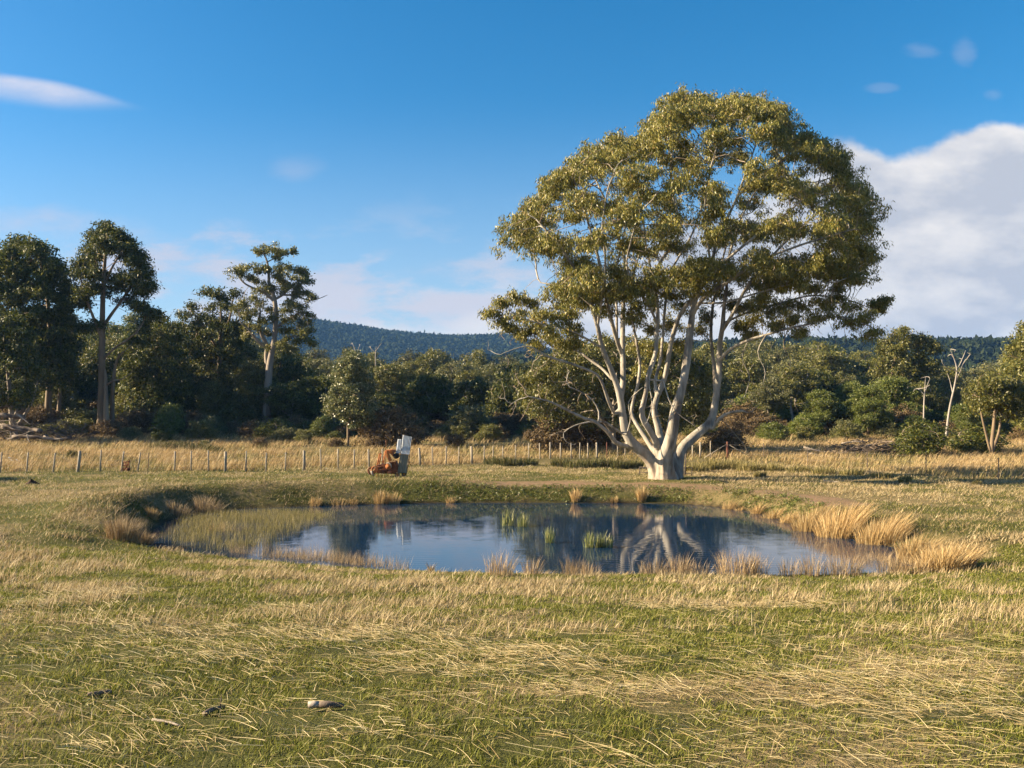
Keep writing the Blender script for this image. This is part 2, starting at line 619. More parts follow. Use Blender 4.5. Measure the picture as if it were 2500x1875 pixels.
def leaves(C, per, sigma, L, W, droop=0.6, rng=RNG, flat=0.75, lvar=0.35):
    """rhombic leaves hanging in loose bunches round the points C"""
    n = len(C) * per
    c = np.repeat(C, per, 0) + rng.normal(0, 1, (n, 3)) * np.array([sigma, sigma, sigma * flat])
    d = rng.normal(0, 1, (n, 3))
    d /= np.linalg.norm(d, axis=1)[:, None]
    d = d * (1 - droop * 0.5) + np.array([0, 0, -droop])
    d /= np.linalg.norm(d, axis=1)[:, None]
    s = np.cross(d, rng.normal(0, 1, (n, 3)))
    s /= np.linalg.norm(s, axis=1)[:, None] + 1e-9
    l = L * rng.uniform(1 - lvar, 1 + lvar, (n, 1))
    w = W * rng.uniform(1 - lvar, 1 + lvar, (n, 1))
    a = c
    b = c + d * l * 0.45 + s * w * 0.5
    e = c + d * l
    f = c + d * l * 0.45 - s * w * 0.5
    V = np.stack([a, b, e, f], 1).reshape(-1, 3)
    Q = np.arange(n * 4).reshape(-1, 4)
    return V, Q



def hill_profile(name, ctrl, D, depth, base_z, colors, crown_size, ntrees, seed, label):
    """a ridge at distance D whose skyline follows ctrl (photograph pixels), with tree crowns standing on it"""
    rng = np.random.default_rng(seed)
    px = np.array([c[0] for c in ctrl], float)
    top = np.array([at(a, b, D)[2] for a, b in ctrl])
    xs = (px - 1250) / F * D

    def zz(x, t):
        pk = np.interp(x * D / (D + 0 * t), xs, top)
        f = np.sin(np.clip(t, 0, 1) * np.pi / 2) ** 0.9
        return base_z + (pk - base_z) * f + (fbm(x / 140.0, t * 6, seed, 4) - 0.5) * (top.max() - base_z) * 0.10 * (1 - np.abs(2 * t - 1)) * 1.2
    nx, ny = 220, 40
    X = np.linspace(xs[0], xs[-1], nx)
    t = np.linspace(0, 1.0, ny)
    XX, TT = np.meshgrid(X, t)
    YY = D - depth * (1 - TT)
    ZZ = zz(XX, TT)
    V = np.c_[XX.ravel(), YY.ravel(), ZZ.ravel()]
    back = np.c_[X, np.full(nx, D + depth * 0.6), np.full(nx, base_z)]
    V = np.concatenate([V, back])
    i = np.arange(ny)[:, None] * nx
    j = np.arange(nx - 1)[None, :]
    Q = np.stack([i + j, i + j + 1, i + nx + j + 1, i + nx + j], -1).reshape(-1, 4)
    o = mesh_np('hill', V, Q, M['hill'], None, True)
    tag(o, kind='structure')
    # crowns: small irregular shells of leaf clumps
    xx = rng.uniform(xs[0], xs[-1], ntrees)
    tt = np.where(rng.random(ntrees) < 0.25, rng.uniform(0.96, 1.0, ntrees), rng.uniform(0.02, 1, ntrees))
    yy = D - depth * (1 - tt)
    zc = zz(xx, tt)
    per = 6
    C = np.stack([xx, yy, zc + crown_size * 0.25], -1)
    Vt, Ft = leaves(C, per, crown_size * 0.33, crown_size * 0.75, crown_size * 0.5, 0.0, rng, 0.8)
    w = mesh_np('distant_forest', Vt, Ft, M['far_leaf'])
    tag(w, label, 'forest', kind='stuff')


M = {}
M['hill'] = plain('hill_floor', (0.022, 0.030, 0.014), (0.04, 0.045, 0.02), 0.05)
M['far_leaf'] = leafy('far_leaf', [(0, (0.014, 0.022, 0.010)), (0.5, (0.022, 0.031, 0.013)), (1, (0.030, 0.038, 0.016))], 0.0, 0.9, 0.0)
build_ground()
build_water()
hill_profile('hill', [(430, 905), (520, 872), (600, 842), (690, 812), (760, 806), (822, 803), (850, 807), (880, 812), (960, 825), (1060, 835), (1120, 840), (1180, 839),
                      (1230, 835), (1265, 842), (1330, 872), (1420, 885), (1600, 905)], 1500.0, 700.0, 15.0, None, 6.0, 42000, 3, 'dense dark forest covering the blue hill beyond the paddock trees')
hill_profile('hill', [(1100, 905), (1300, 885), (1500, 868), (1650, 862), (1800, 852), (1950, 853), (2050, 856), (2200, 852), (2350, 855), (2500, 853), (2700, 856), (2900, 870)],
             620.0, 260.0, 12.0, None, 4.5, 26000, 4, 'dark wooded ridge along the skyline behind the right hand trees')
# ---------------------------------------------------------------- tree growing
def grow(P0, par0, att, step, kill, iters=200, jitter=0.25, up=0.0, rng=RNG):
    """space colonisation: branches reach from the given limbs towards the places where foliage hangs"""
    P = [np.array(p, float) for p in P0]
    par = list(par0)
    A = np.asarray(att, float)
    PA = np.array(P)
    nd = np.full(len(A), 1e9)
    ni = np.zeros(len(A), int)
    for i in range(0, len(PA), 400):
        d = np.linalg.norm(A[:, None] - PA[None, i:i + 400], axis=2)
        j = d.argmin(1)
        dd = d[np.arange(len(A)), j]
        m = dd < nd
        nd[m], ni[m] = dd[m], j[m] + i
    alive = nd > kill
    tried = {}
    for it in range(iters):
        if not alive.any():
            break
        idx = ni[alive]
        D = A[alive] - np.array([P[i] for i in idx])
        D /= np.linalg.norm(D, axis=1)[:, None] + 1e-9
        u, inv = np.unique(idx, return_inverse=True)
        S = np.zeros((len(u), 3))
        np.add.at(S, inv, D)
        new = []
        for k, i in enumerate(u):
            d = S[k]
            if np.linalg.norm(d) < 0.05:
                d = D[inv == k][0]
            d = d / (np.linalg.norm(d) + 1e-9)
            pi = par[i]
            if pi >= 0:
                f = P[i] - P[pi]
                d = d + 0.45 * f / (np.linalg.norm(f) + 1e-9)
            d = d + rng.normal(0, jitter, 3) + np.array([0, 0, up])
            c = tried.get(i, 0)
            tried[i] = c + 1
            if c > 6:
                continue
            q = P[i] + d / np.linalg.norm(d) * step
            new.append(q)
            P.append(q)
            par.append(int(i))
        if not new:
            break
        N = np.array(new)
        base = len(P) - len(N)
        d = np.linalg.norm(A[:, None] - N[None], axis=2)
        j = d.argmin(1)
        dd = d[np.arange(len(A)), j]
        m = dd < nd
        nd[m], ni[m] = dd[m], j[m] + base
        alive = nd > kill
    return np.array(P), np.array(par)


def pipe(P, par, rfix, tip=0.012, ex=2.35):
    n = len(P)
    acc = np.zeros(n)
    kids = np.zeros(n, int)
    r = np.zeros(n)
    for i in range(n - 1, -1, -1):
        r[i] = max(tip, acc[i] ** (1 / ex)) if kids[i] else tip
        if rfix is not None and i < len(rfix) and rfix[i] > 0:
            r[i] = rfix[i]
        if par[i] >= 0:
            acc[par[i]] += r[i] ** ex
            kids[par[i]] += 1
    return r


def limbs_nodes(limbs, spacing):
    """limbs: list of (points(n,3), radii(n)); a limb starts on the nearest earlier node"""
    P, par, R = [], [], []
    for pts, rad in limbs:
        pts = np.asarray(pts, float)
        rad = np.asarray(rad, float)
        C = catmull(np.c_[pts, rad], 8, closed=False)
        d = np.r_[0, np.cumsum(np.linalg.norm(np.diff(C[:, :3], axis=0), axis=1))]
        m = max(2, int(d[-1] / spacing) + 1)
        s = np.linspace(0, d[-1], m)
        Q = np.stack([np.interp(s, d, C[:, k]) for k in range(4)], 1)
        if P:
            PP = np.array(P)
            j = int(np.linalg.norm(PP - Q[0, :3], axis=1).argmin())
        else:
            j = -1
        for q in Q:
            P.append(q[:3])
            R.append(q[3])
            par.append(j)
            j = len(P) - 1
    return np.array(P), np.array(par), np.array(R)


def chains(P, par, r):
    n = len(P)
    ch = [[] for _ in range(n)]
    for i in range(n):
        if par[i] >= 0:
            ch[par[i]].append(i)
    out = []
    starts = [(-1, i) for i in range(n) if par[i] < 0]
    while starts:
        p, i = starts.pop()
        c = [p, i] if p >= 0 else [i]
        while ch[i]:
            m = max(ch[i], key=lambda q: r[q])
            for q in ch[i]:
                if q != m:
                    starts.append((i, q))
            c.append(m)
            i = m
        if len(c) > 1:
            out.append(c)
    return out


def wood_mesh(P, par, r, rmin=0.0, rmax=9.0, kmax=10):
    V, Q, n = [], [], 0
    for c in chains(P, par, r):
        rr = r[c].copy()
        if par[c[1]] == c[0] and len(c) > 2:
            rr[0] = min(rr[0], rr[1] * 1.25)
        if rr.max() < rmin or rr.max() >= rmax:
            continue
        rr[-1] *= 0.5
        k = 3 if rr.max() < 0.03 else (5 if rr.max() < 0.09 else kmax)
        v, q = tube_np(P[c], rr, k)
        V.append(v)
        Q.append(q + n)
        n += len(v)
    if not V:
        return np.zeros((0, 3)), np.zeros((0, 4), int)
    return np.concatenate(V), np.concatenate(Q)


def darts(ell, spacing, n, rng, shell=0.5):
    """spread clump centres through ellipsoids, mostly in their outer shell"""
    out = []
    for _ in range(n):
        e = ell[rng.integers(len(ell))]
        d = rng.normal(0, 1, 3)
        d /= np.linalg.norm(d)
        q = rng.uniform(shell, 1) ** 0.7
        p = np.array(e[:3]) + d * q * np.array(e[3:6])
        if all(np.sum((p - o) ** 2) > spacing * spacing for o in out):
            out.append(p)
    return np.array(out)


M['leaf_gum'] = leafy('leaf_gum', [(0, (0.067, 0.077, 0.016)), (0.35, (0.129, 0.132, 0.026)), (0.7, (0.202, 0.187, 0.036)), (0.93, (0.302, 0.259, 0.060)), (1, (0.336, 0.209, 0.070))], 0.20, 0.45, 0.35, posvar=(0.55, (0.22, 0.18, 0.04), 0.35, 0.48, 0.68))
M['leaf_dark'] = leafy('leaf_dark', [(0, (0.032, 0.046, 0.009)), (0.45, (0.069, 0.086, 0.016)), (0.85, (0.127, 0.132, 0.025)), (1, (0.230, 0.209, 0.054))], 0.28, 0.5, 0.25)
M['leaf_olive'] = leafy('leaf_olive', [(0, (0.061, 0.072, 0.015)), (0.45, (0.115, 0.120, 0.025)), (0.85, (0.182, 0.169, 0.038)), (1, (0.257, 0.221, 0.063))], 0.28, 0.45, 0.4)
M['leaf_grey'] = leafy('leaf_grey', [(0, (0.065, 0.075, 0.026)), (0.45, (0.117, 0.122, 0.042)), (0.85, (0.195, 0.188, 0.065)), (1, (0.260, 0.237, 0.090))], 0.25, 0.5, 0.4)
M['leaf_green'] = leafy('leaf_green', [(0, (0.060, 0.085, 0.014)), (0.45, (0.115, 0.140, 0.024)), (0.85, (0.175, 0.195, 0.038)), (1, (0.23, 0.24, 0.07))], 0.3, 0.45, 0.35)
M['leaf_glossy'] = leafy('leaf_glossy', [(0, (0.058, 0.077, 0.024)), (0.5, (0.124, 0.138, 0.046)), (0.85, (0.208, 0.206, 0.088)), (1, (0.390, 0.362, 0.187))], 0.2, 0.38, 0.45)
M['leaf_heath'] = leafy('leaf_heath', [(0, (0.068, 0.050, 0.023)), (0.45, (0.128, 0.092, 0.044)), (0.85, (0.210, 0.147, 0.072)), (1, (0.300, 0.210, 0.104))], 0.15, 0.7, 0.2)


def bark(name, c1, c2, c3, scale, streak=6.0, base_c=None):
    m_, T, out = new_mat(name)
    tc = T.n('ShaderNodeTexCoord')
    sepp = T.n('ShaderNodeSeparateXYZ', i_0=tc.outputs['Object'])
    v = T.comb(sepp.outputs[0], sepp.outputs[1], T.m('DIVIDE', sepp.outputs[2], streak))
    n1 = T.noise(v, scale, 5.0, 0.6)
    n2 = T.noise(v, scale * 0.35, 4.0, 0.6)
    c = T.mix(T.ss(n1, 0.35, 0.68), c1, c2)
    c = T.mix(T.ss(n2, 0.50, 0.66), c, c3)
    if base_c is not None:
        n3 = T.noise(v, scale * 0.6, 4.0, 0.6)
        hgt = T.m('MULTIPLY', T.ss(T.m('ADD', sepp.outputs[2], T.m('MULTIPLY', T.m('SUBTRACT', n3, 0.5), 5.0)), 0.9, 0.2), 0.45)
        c = T.mix(hgt, c, base_c)
    pr = T.n('ShaderNodeBsdfPrincipled', i_Base_Color=c, i_Roughness=0.75)
    pr.inputs['Specular IOR Level'].default_value = 0.25
    n4 = T.noise(v, scale * 2.5, 4.0, 0.65)
    bp = T.n('ShaderNodeBump', i_Strength=0.7, i_Distance=0.03, i_Height=T.m('ADD', n1, T.m('MULTIPLY', n4, 0.4)))
    T.t.links.new(bp.outputs[0], pr.inputs['Normal'])
    T.t.links.new(pr.outputs[0], out.inputs[0])
    return m_


M['bark_white'] = bark('bark_white', (0.37, 0.34, 0.285), (0.22, 0.20, 0.165), (0.125, 0.105, 0.085), 4.2, 5.0, (0.25, 0.165, 0.115))
M['bark_twig'] = bark('bark_twig', (0.30, 0.25, 0.19), (0.20, 0.155, 0.115), (0.15, 0.105, 0.075), 3.0, 3.0)
M['bark_brown'] = bark('bark_brown', (0.20, 0.150, 0.095), (0.12, 0.088, 0.058), (0.27, 0.21, 0.14), 2.2, 8.0)
M['bark_grey'] = bark('bark_grey', (0.27, 0.235, 0.19), (0.18, 0.15, 0.12), (0.11, 0.09, 0.07), 2.0, 7.0)
M['bark_dead'] = bark('bark_dead', (0.33, 0.30, 0.265), (0.24, 0.215, 0.185), (0.16, 0.14, 0.12), 3.0, 6.0)

TD = 43.3       # distance of the big gum tree


def px_limb(pts, D):
    """pts: (px, py, radius px, depth offset) along a limb at distance D"""
    P = [at(a, b, D + d) for a, b, r, d in pts]
    R = [r / F * (D + d) for a, b, r, d in pts]
    return np.array(P), np.array(R)


def build_big_gum():
    rng = np.random.default_rng(11)
    B0 = ground(1630, 1170)
    D = B0[1] + 0.9
    L = []

    def limb(*pts):
        L.append(px_limb(pts, D))
    # stumpy base made of stems grown together
    limb((1628, 1185, 38, 0.2), (1630, 1150, 33, 0.2), (1632, 1120, 27, 0.2))
    # A: left limb, forks high
    limb((1610, 1178, 24, -0.2), (1598, 1140, 20, -0.3), (1578, 1112, 17.5, -0.4), (1548, 1086, 15.5, -0.6), (1528, 1056, 13.0, -0.7), (1520, 1010, 11, -0.8),
         (1514, 972, 10, -0.9), (1504, 935, 8.5, -1.0), (1488, 893, 8.0, -1.3), (1469, 845, 7.2, -1.6), (1459, 797, 6.4, -1.9), (1447, 758, 5.6, -2.2),
         (1425, 700, 4.6, -2.6), (1392, 640, 3.8, -3.0), (1358, 590, 3.0, -3.4), (1318, 545, 2.2, -3.7))
    limb((1514, 975, 9, -0.9), (1521, 930, 8.2, -0.5), (1520, 845, 7.6, 0.3), (1521, 773, 6.8, 0.9), (1524, 700, 5.8, 1.4), (1526, 640, 5.0, 1.8),
         (1508, 570, 4.0, 2.2), (1482, 500, 3.0, 2.6), (1455, 440, 2.2, 3.0))
    limb((1520, 870, 6.5, 0.2), (1506, 830, 6.2, -0.3), (1492, 780, 5.8, -0.8), (1477, 715, 5.2, -1.2), (1465, 650, 4.6, -1.6), (1450, 590, 3.8, -1.8), (1425, 510, 2.8, -2.0), (1405, 450, 2.0, -2.2))
    limb((1506, 830, 4.0, -0.3), (1505, 748, 3.4, 0.4), (1500, 690, 3.0, 0.8), (1512, 620, 2.4, 1.3), (1530, 540, 1.8, 1.8))
    limb((1459, 797, 4.2, -1.9), (1470, 720, 3.6, -3.0), (1478, 640, 3.0, -3.6), (1470, 560, 2.4, -4.2), (1480, 480, 1.8, -4.6))
    limb((1447, 758, 3.6, -2.2), (1415, 720, 2.8, -1.2), (1370, 700, 2.2, -0.6), (1320, 690, 1.6, 0.0))
    # low left limbs
    limb((1532, 1090, 7.0, -0.6), (1504, 1081, 6.4, -1.2), (1486, 1057, 5.6, -1.6), (1468, 1041, 5.2, -1.9), (1450, 1028, 4.8, -2.1), (1431, 1023, 4.2, -2.3),
         (1392, 1005, 3.6, -2.6), (1353, 985, 3.0, -3.0), (1322, 975, 2.0, -3.2), (1290, 968, 1.5, -3.4))
    limb((1518, 1058, 3.4, -0.8), (1495, 1042, 3.2, -1.0), (1477, 1031, 3.0, -1.2), (1440, 1030, 2.2, -1.4), (1400, 1040, 1.6, -1.6), (1376, 1056, 1.1, -1.7))
    limb((1460, 1036, 2.8, -2.0), (1462, 1005, 2.4, -1.8), (1445, 975, 2.2, -1.8), (1415, 955, 1.9, -1.9), (1385, 940, 1.6, -2.0), (1386, 915, 1.3, -2.0))
    limb((1500, 1010, 5.0, -0.8), (1486, 981, 4.6, -1.4), (1474, 945, 4.2, -1.8), (1461, 918, 4.0, -2.0), (1435, 903, 3.6, -2.3), (1382, 884, 3.4, -2.7), (1334, 869, 3.0, -3.0),
         (1312, 855, 2.4, -3.2), (1290, 845, 1.8, -3.3), (1255, 852, 1.2, -3.4))
    limb((1493, 925, 4.0, -1.0), (1470, 900, 3.8, -0.6), (1440, 879, 3.6, -0.2), (1406, 855, 3.4, 0.2), (1353, 848, 3.2, 0.6), (1319, 821, 2.8, 1.0), (1271, 803, 2.2, 1.3), (1222, 792, 1.5, 1.6))
    limb((1470, 850, 3.4, -1.6), (1430, 826, 3.0, -2.4), (1392, 806, 2.6, -3.0), (1358, 797, 2.2, -3.4), (1310, 788, 1.6, -3.8), (1262, 770, 1.2, -4.0))
    # G: darker stem behind
    limb((1590, 1092, 7.5, 0.6), (1566, 1054, 6.6, 1.0), (1551, 1030, 6.0, 1.2), (1542, 1010, 5.4, 1.4), (1546, 978, 5.0, 1.6), (1556, 945, 4.6, 1.9), (1562, 900, 4.4, 2.2),
         (1560, 869, 4.0, 2.4), (1547, 797, 3.4, 2.9), (1541, 739, 3.0, 3.3), (1548, 670, 2.4, 3.7), (1570, 590, 1.8, 4.1))
    # B: centre left stem
    limb((1612, 1150, 15, -0.5), (1608, 1108, 11.5, -0.8), (1603, 1081, 10.5, -1.0), (1588, 1054, 9.6, -1.2), (1572, 1027, 8.8, -1.4), (1566, 1005, 8.0, -1.5), (1572, 981, 7.4, -1.5),
         (1578, 954, 6.8, -1.5), (1582, 918, 6.4, -1.5), (1591, 890, 6.2, -1.4), (1601, 860, 6.4, -1.3), (1603, 821, 6.2, -1.2), (1606, 773, 6.0, -1.1), (1603, 725, 5.4, -1.0),
         (1600, 688, 5.0, -1.0), (1612, 640, 4.6, -1.0), (1648, 590, 4.4, -1.0), (1662, 548, 4.2, -1.0), (1646, 494, 3.8, -1.0), (1638, 422, 3.4, -1.1), (1645, 330, 2.6, -1.1), (1655, 270, 1.8, -1.1))
    limb((1604, 790, 4.0, -1.1), (1582, 741, 3.6, -1.9), (1553, 703, 3.2, -2.8), (1530, 650, 2.8, -3.4), (1540, 590, 2.2, -4.0), (1560, 520, 1.6, -4.6))
    limb((1600, 690, 3.4, -1.0), (1580, 620, 3.0, -0.2), (1572, 550, 2.6, 0.4), (1560, 470, 2.2, 0.8), (1545, 400, 1.6, 1.2))
    # B2: the long diagonal that leans right
    limb((1612, 1070, 11, -0.3), (1606, 1040, 10, -0.2), (1597, 1004, 8.6, -0.1), (1603, 972, 8.0, 0.0), (1613, 950, 7.6, 0.0), (1622, 925, 7.2, 0.0), (1628, 900, 7.0, -0.2), (1634, 860, 6.8, -0.4),
         (1645, 811, 6.6, -0.6), (1663, 763, 6.2, -0.9), (1695, 724, 5.8, -1.3), (1731, 674, 5.0, -1.8), (1779, 630, 4.2, -2.4), (1830, 588, 3.6, -2.9), (1880, 550, 3.0, -3.4), (1926, 516, 2.4, -3.8), (1980, 470, 1.8, -4.0))
    limb((1604, 970, 5.5, 0.2), (1600, 930, 5.0, 0.8), (1612, 880, 4.6, 1.4), (1618, 820, 4.2, 2.0), (1625, 740, 3.8, 2.6), (1640, 660, 3.2, 3.2), (1690, 570, 2.6, 3.8), (1720, 480, 2.0, 4.2), (1740, 400, 1.5, 4.4))
    # C: the big front stem
    limb((1634, 1180, 30, -0.5), (1626, 1140, 24, -0.9), (1626, 1110, 21, -1.1), (1635, 1081, 19, -1.3), (1642, 1045, 17.5, -1.5), (1647, 1012, 16, -1.6), (1655, 981, 14.5, -1.7),
         (1663, 954, 12.0, -1.7), (1669, 927, 11.5, -1.7), (1674, 900, 11.5, -1.6), (1678, 869, 11.5, -1.5), (1683, 821, 11.0, -1.4), (1688, 785, 9.5, -1.3), (1694, 745, 7.5, -1.2), (1712, 700, 6.2, -1.0),
         (1735, 650, 5.4, -0.8), (1748, 600, 4.8, -0.6), (1770, 545, 4.2, -0.4), (1800, 480, 3.4, -0.2), (1825, 410, 2.6, 0.0), (1850, 340, 1.8, 0.2))
    limb((1690, 770, 6.0, -1.3), (1718, 728, 5.4, -2.0), (1775, 690, 4.8, -2.6), (1850, 640, 4.0, -3.2), (1950, 600, 3.2, -3.8), (2030, 575, 2.4, -4.2), (2085, 560, 1.6, -4.5))
    limb((1736, 650, 3.8, -0.8), (1725, 570, 3.2, -1.6), (1722, 490, 2.8, -2.4), (1735, 410, 2.2, -3.0), (1760, 330, 1.6, -3.4))
    limb((1800, 480, 2.8, -0.2), (1870, 420, 2.3, -0.8), (1940, 380, 1.8, -1.2), (2000, 370, 1.3, -1.6))
    # D: the right limb in shade, forks
    limb((1652, 1165, 20, 0.6), (1656, 1125, 17, 0.8), (1664, 1097, 15.0, 0.9), (1686, 1074, 14.0, 1.1), (1712, 1052, 13.0, 1.3), (1733, 1033, 12.5, 1.5), (1742, 1008, 10.5, 1.6),
         (1748, 972, 9.5, 1.7), (1752, 936, 8.8, 1.8), (1756, 909, 8.4, 1.8), (1756, 869, 8.0, 1.8), (1758, 835, 7.4, 1.8), (1764, 797, 6.6, 1.8), (1768, 748, 5.4, 1.8), (1774, 700, 4.6, 1.8),
         (1777, 640, 3.8, 1.9), (1800, 560, 3.0, 2.0), (1830, 490, 2.3, 2.2), (1880, 420, 1.6, 2.4))
    limb((1762, 810, 5.4, 1.8), (1785, 773, 5.2, 1.2), (1818, 710, 4.8, 0.6), (1840, 680, 4.2, 0.2), (1885, 625, 3.5, -0.2), (1950, 560, 2.7, -0.6), (2020, 500, 1.9, -1.0))
    limb((1747, 960, 6.0, 2.2), (1743, 893, 5.4, 2.8), (1736, 821, 4.8, 3.2), (1740, 748, 4.2, 3.6), (1752, 700, 3.6, 4.0), (1765, 630, 2.8, 4.5), (1790, 540, 2.0, 5.0))
    limb((1755, 884, 5.0, 1.8), (1779, 855, 4.6, 1.2), (1827, 831, 4.2, 0.6), (1876, 816, 3.6, 0.0), (1924, 802, 3.0, -0.6), (1972, 792, 2.6, -1.0), (2045, 773, 2.0, -1.4), (2110, 790, 1.4, -1.8))
    limb((1766, 790, 3.6, 1.8), (1820, 765, 3.2, 2.4), (1900, 742, 2.8, 2.9), (1980, 722, 2.2, 3.3), (2060, 730, 1.7, 3.6), (2125, 752, 1.2, 3.9))
    limb((1700, 740, 3.0, -1.2), (1770, 738, 2.8, -2.2), (1850, 715, 2.4, -2.8), (1950, 690, 2.0, -3.4), (2040, 690, 1.4, -3.8))
    # F: the broken stub
    limb((1742, 1045, 5.4, 1.2), (1754, 1025, 4.8, 0.9), (1772, 1011, 4.6, 0.7), (1790, 1006, 4.4, 0.5), (1813, 1003, 4.0, 0.3))
    stub_end = len(L)
    # dead hanging branches in front
    limb((1620, 930, 2.4, -1.9), (1628, 960, 2.0, -2.2), (1640, 990, 1.7, -2.4), (1662, 1015, 1.4, -2.5), (1690, 1035, 1.2, -2.6), (1705, 1048, 0.9, -2.6))
    limb((1600, 880, 2.2, -1.7), (1585, 930, 1.8, -2.1), (1592, 985, 1.4, -2.4), (1580, 1030, 1.0, -2.5))
    limb((1530, 1060, 2.0, -1.1), (1540, 1020, 1.8, -1.5), (1535, 980, 1.6, -1.7), (1570, 945, 1.2, -1.9))
    limb((1870, 818, 1.8, 0.0), (1850, 860, 1.4, 0.1), (1868, 905, 1.1, 0.3), (1862, 940, 0.8, 0.3))
    limb((1827, 831, 1.9, 0.6), (1812, 875, 1.5, 0.8), (1830, 920, 1.2, 0.9), (1818, 968, 0.9, 1.0))
    limb((1768, 1030, 1.4, 1.0), (1790, 1055, 1.2, 0.9), (1812, 1080, 0.8, 0.9))
    limb((1925, 802, 1.5, -0.6), (1912, 842, 1.2, -0.6), (1930, 880, 0.9, -0.6))
    P, par, R = limbs_nodes(L, 0.30)
    # thick wood at true size
    R = R * 0.86
    outline = [(1223, 582), (1223, 555), (1261, 519), (1276, 490), (1314, 456), (1329, 422), (1363, 393), (1406, 364), (1469, 344), (1513, 315), (1571, 306), (1576, 272), (1624, 248), (1639, 214),
               (1682, 209), (1697, 228), (1750, 238), (1784, 226), (1851, 226), (1900, 238), (1929, 277), (1934, 306), (1982, 325), (2035, 359), (2069, 388), (2084, 427), (2113, 451), (2122, 509),
               (2137, 543), (2118, 567), (2132, 615), (2108, 649), (2075, 690), (2010, 668), (1943, 690), (1870, 705), (1800, 690), (1700, 690), (1620, 715), (1540, 735), (1480, 745), (1430, 740),
               (1370, 735), (1330, 722), (1281, 705), (1290, 672), (1345, 668), (1382, 648), (1343, 628), (1280, 600)]
    O = np.array(outline, float)
    c = []
    tries = 0
    while tries < 16000:
        tries += 1
        px, py = rng.uniform(1215, 2145), rng.uniform(205, 750)
        if not inside(np.array([px]), np.array([py]), O)[0]:
            continue
        e = seg_dist(np.array([px]), np.array([py]), O)[0]
        if e < (23 if px < 1640 else 15):
            continue
        k = min(1, (e - 8) / 190.0)
        half = 7.2 * math.sqrt(1 - (1 - k) ** 2)
        q = rng.uniform(0, 1)
        q = 1 - (1 - q) ** 1.6 if rng.random() < 0.9 else q * 0.5
        d = half * q * (1 if rng.random() < 0.5 else -1)
        # hollow middle: the low centre shows stems, not leaves
        if py > 560 and abs(d) < 1.2:
            continue
        p = at(px, py, D + d)
        # openings in the front layer through which limbs and sky show
        hole = min(math.hypot((px - a) / rx, (py - b) / ry) for a, b, rx, ry in
                   [(1790, 430, 62, 36), (1560, 350, 26, 40), (1700, 350, 24, 40), (1860, 500, 95, 42), (1590, 510, 28, 40), (1470, 470, 32, 30), (1400, 590, 34, 42), (1950, 590, 90, 30),
                    (1480, 690, 26, 40), (1720, 545, 26, 50), (1550, 640, 16, 40), (1330, 560, 44, 22), (1640, 690, 50, 22), (1830, 660, 50, 20), (1995, 655, 60, 14), (1620, 440, 14, 50), (1290, 590, 40, 10)])
        if hole < 1.0 and (d < 2.5 or rng.random() < 0.5):
            continue
        sp = 1.85 if d < 0 else 2.0
        if e < 44:
            sp = 1.15
        if c and np.min(np.linalg.norm(np.array(c) - p, axis=1)) < sp:
            continue
        c.append(p)
    low = []
    for px, py, rr, d0 in [(1200, 762, 16, 1.2), (1228, 740, 16, 1.0), (1262, 722, 18, 1.4), (1300, 735, 18, 1.8), (1222, 785, 18, 1.4), (1262, 768, 20, 0.4), (1310, 775, 20, -3.0), (1350, 762, 22, -3.2),
                           (1385, 768, 20, -2.8), (1400, 798, 18, -2.2), (1345, 800, 20, -3.4), (1295, 800, 16, 1.0), (1375, 830, 20, -2.2), (1405, 838, 16, -2.0), (1310, 838, 16, 0.6), (1275, 815, 12, 0.8),
                           (1350, 822, 14, 0.4), (1245, 800, 14, 1.0),
                           (1822, 752, 22, 2.2), (1860, 738, 22, 2.4), (1850, 775, 24, 0.6), (1895, 760, 24, 2.2), (1930, 775, 24, -0.4), (1895, 795, 18, 0.0), (1960, 745, 26, 2.8), (1985, 775, 26, -0.8),
                           (2000, 735, 22, 3.0), (2030, 760, 24, -1.0), (2050, 725, 22, 3.4), (2085, 745, 20, 3.6), (2110, 775, 20, -1.6), (2078, 785, 20, -1.3), (2138, 740, 14, 3.9), (2158, 733, 12, 3.7), (2150, 752, 10, 3.9), (2125, 812, 18, -1.6),
                           (1952, 812, 12, -0.6), (1920, 740, 18, 3.0), (2046, 700, 12, 3.4), (1810, 795, 16, 1.6), (1790, 745, 14, 2.6), (1830, 815, 12, 1.2),
                           (2000, 660, 14, -2.0), (2030, 668, 14, -3.0), (2065, 672, 16, -3.2), (2090, 680, 14, -3.4), (1990, 700, 12, 2.6), (1900, 700, 20, -2.6), (1850, 725, 16, -2.6), (1950, 695, 16, -3.2)]:
        low.append((at(px, py, D + d0), rr / F * D))
    for px, py, d0 in [(1550, 780, 4.0), (1590, 800, 4.4), (1560, 840, 4.4), (1640, 790, 4.2), (1600, 860, 4.6), (1655, 840, 4.8), (1700, 800, 4.4), (1570, 900, 4.5), (1720, 770, 3.8), (1480, 760, 3.6), (1440, 740, -2.0), (1400, 730, -1.0), (1450, 700, 2.0), (1500, 705, -3.0), (1560, 715, -3.4), (1590, 740, 2.0), (1640, 720, 3.2), (1690, 700, -2.6), (1665, 745, 4.0), (1560, 760, -2.0), (1720, 710, 3.0), (1760, 715, 4.2), (1700, 655, 3.6), (1610, 700, -2.8), (1375, 745, 2.0), (1530, 690, 3.0), (1830, 690, 3.4), (1880, 665, -3.6)]:
        low.append((at(px, py, D + d0), 0.55))
    att, tips = [], []
    for p in c:
        s_ = rng.uniform(0.75, 1.25)
        n = 22
        q = p + rng.normal(0, 1, (n, 3)) * np.array([0.44, 0.44, 0.20]) * s_
        q[:, 2] -= ((q[:, 0] - p[0]) ** 2 + (q[:, 1] - p[1]) ** 2) * 0.35
        att.append(q)
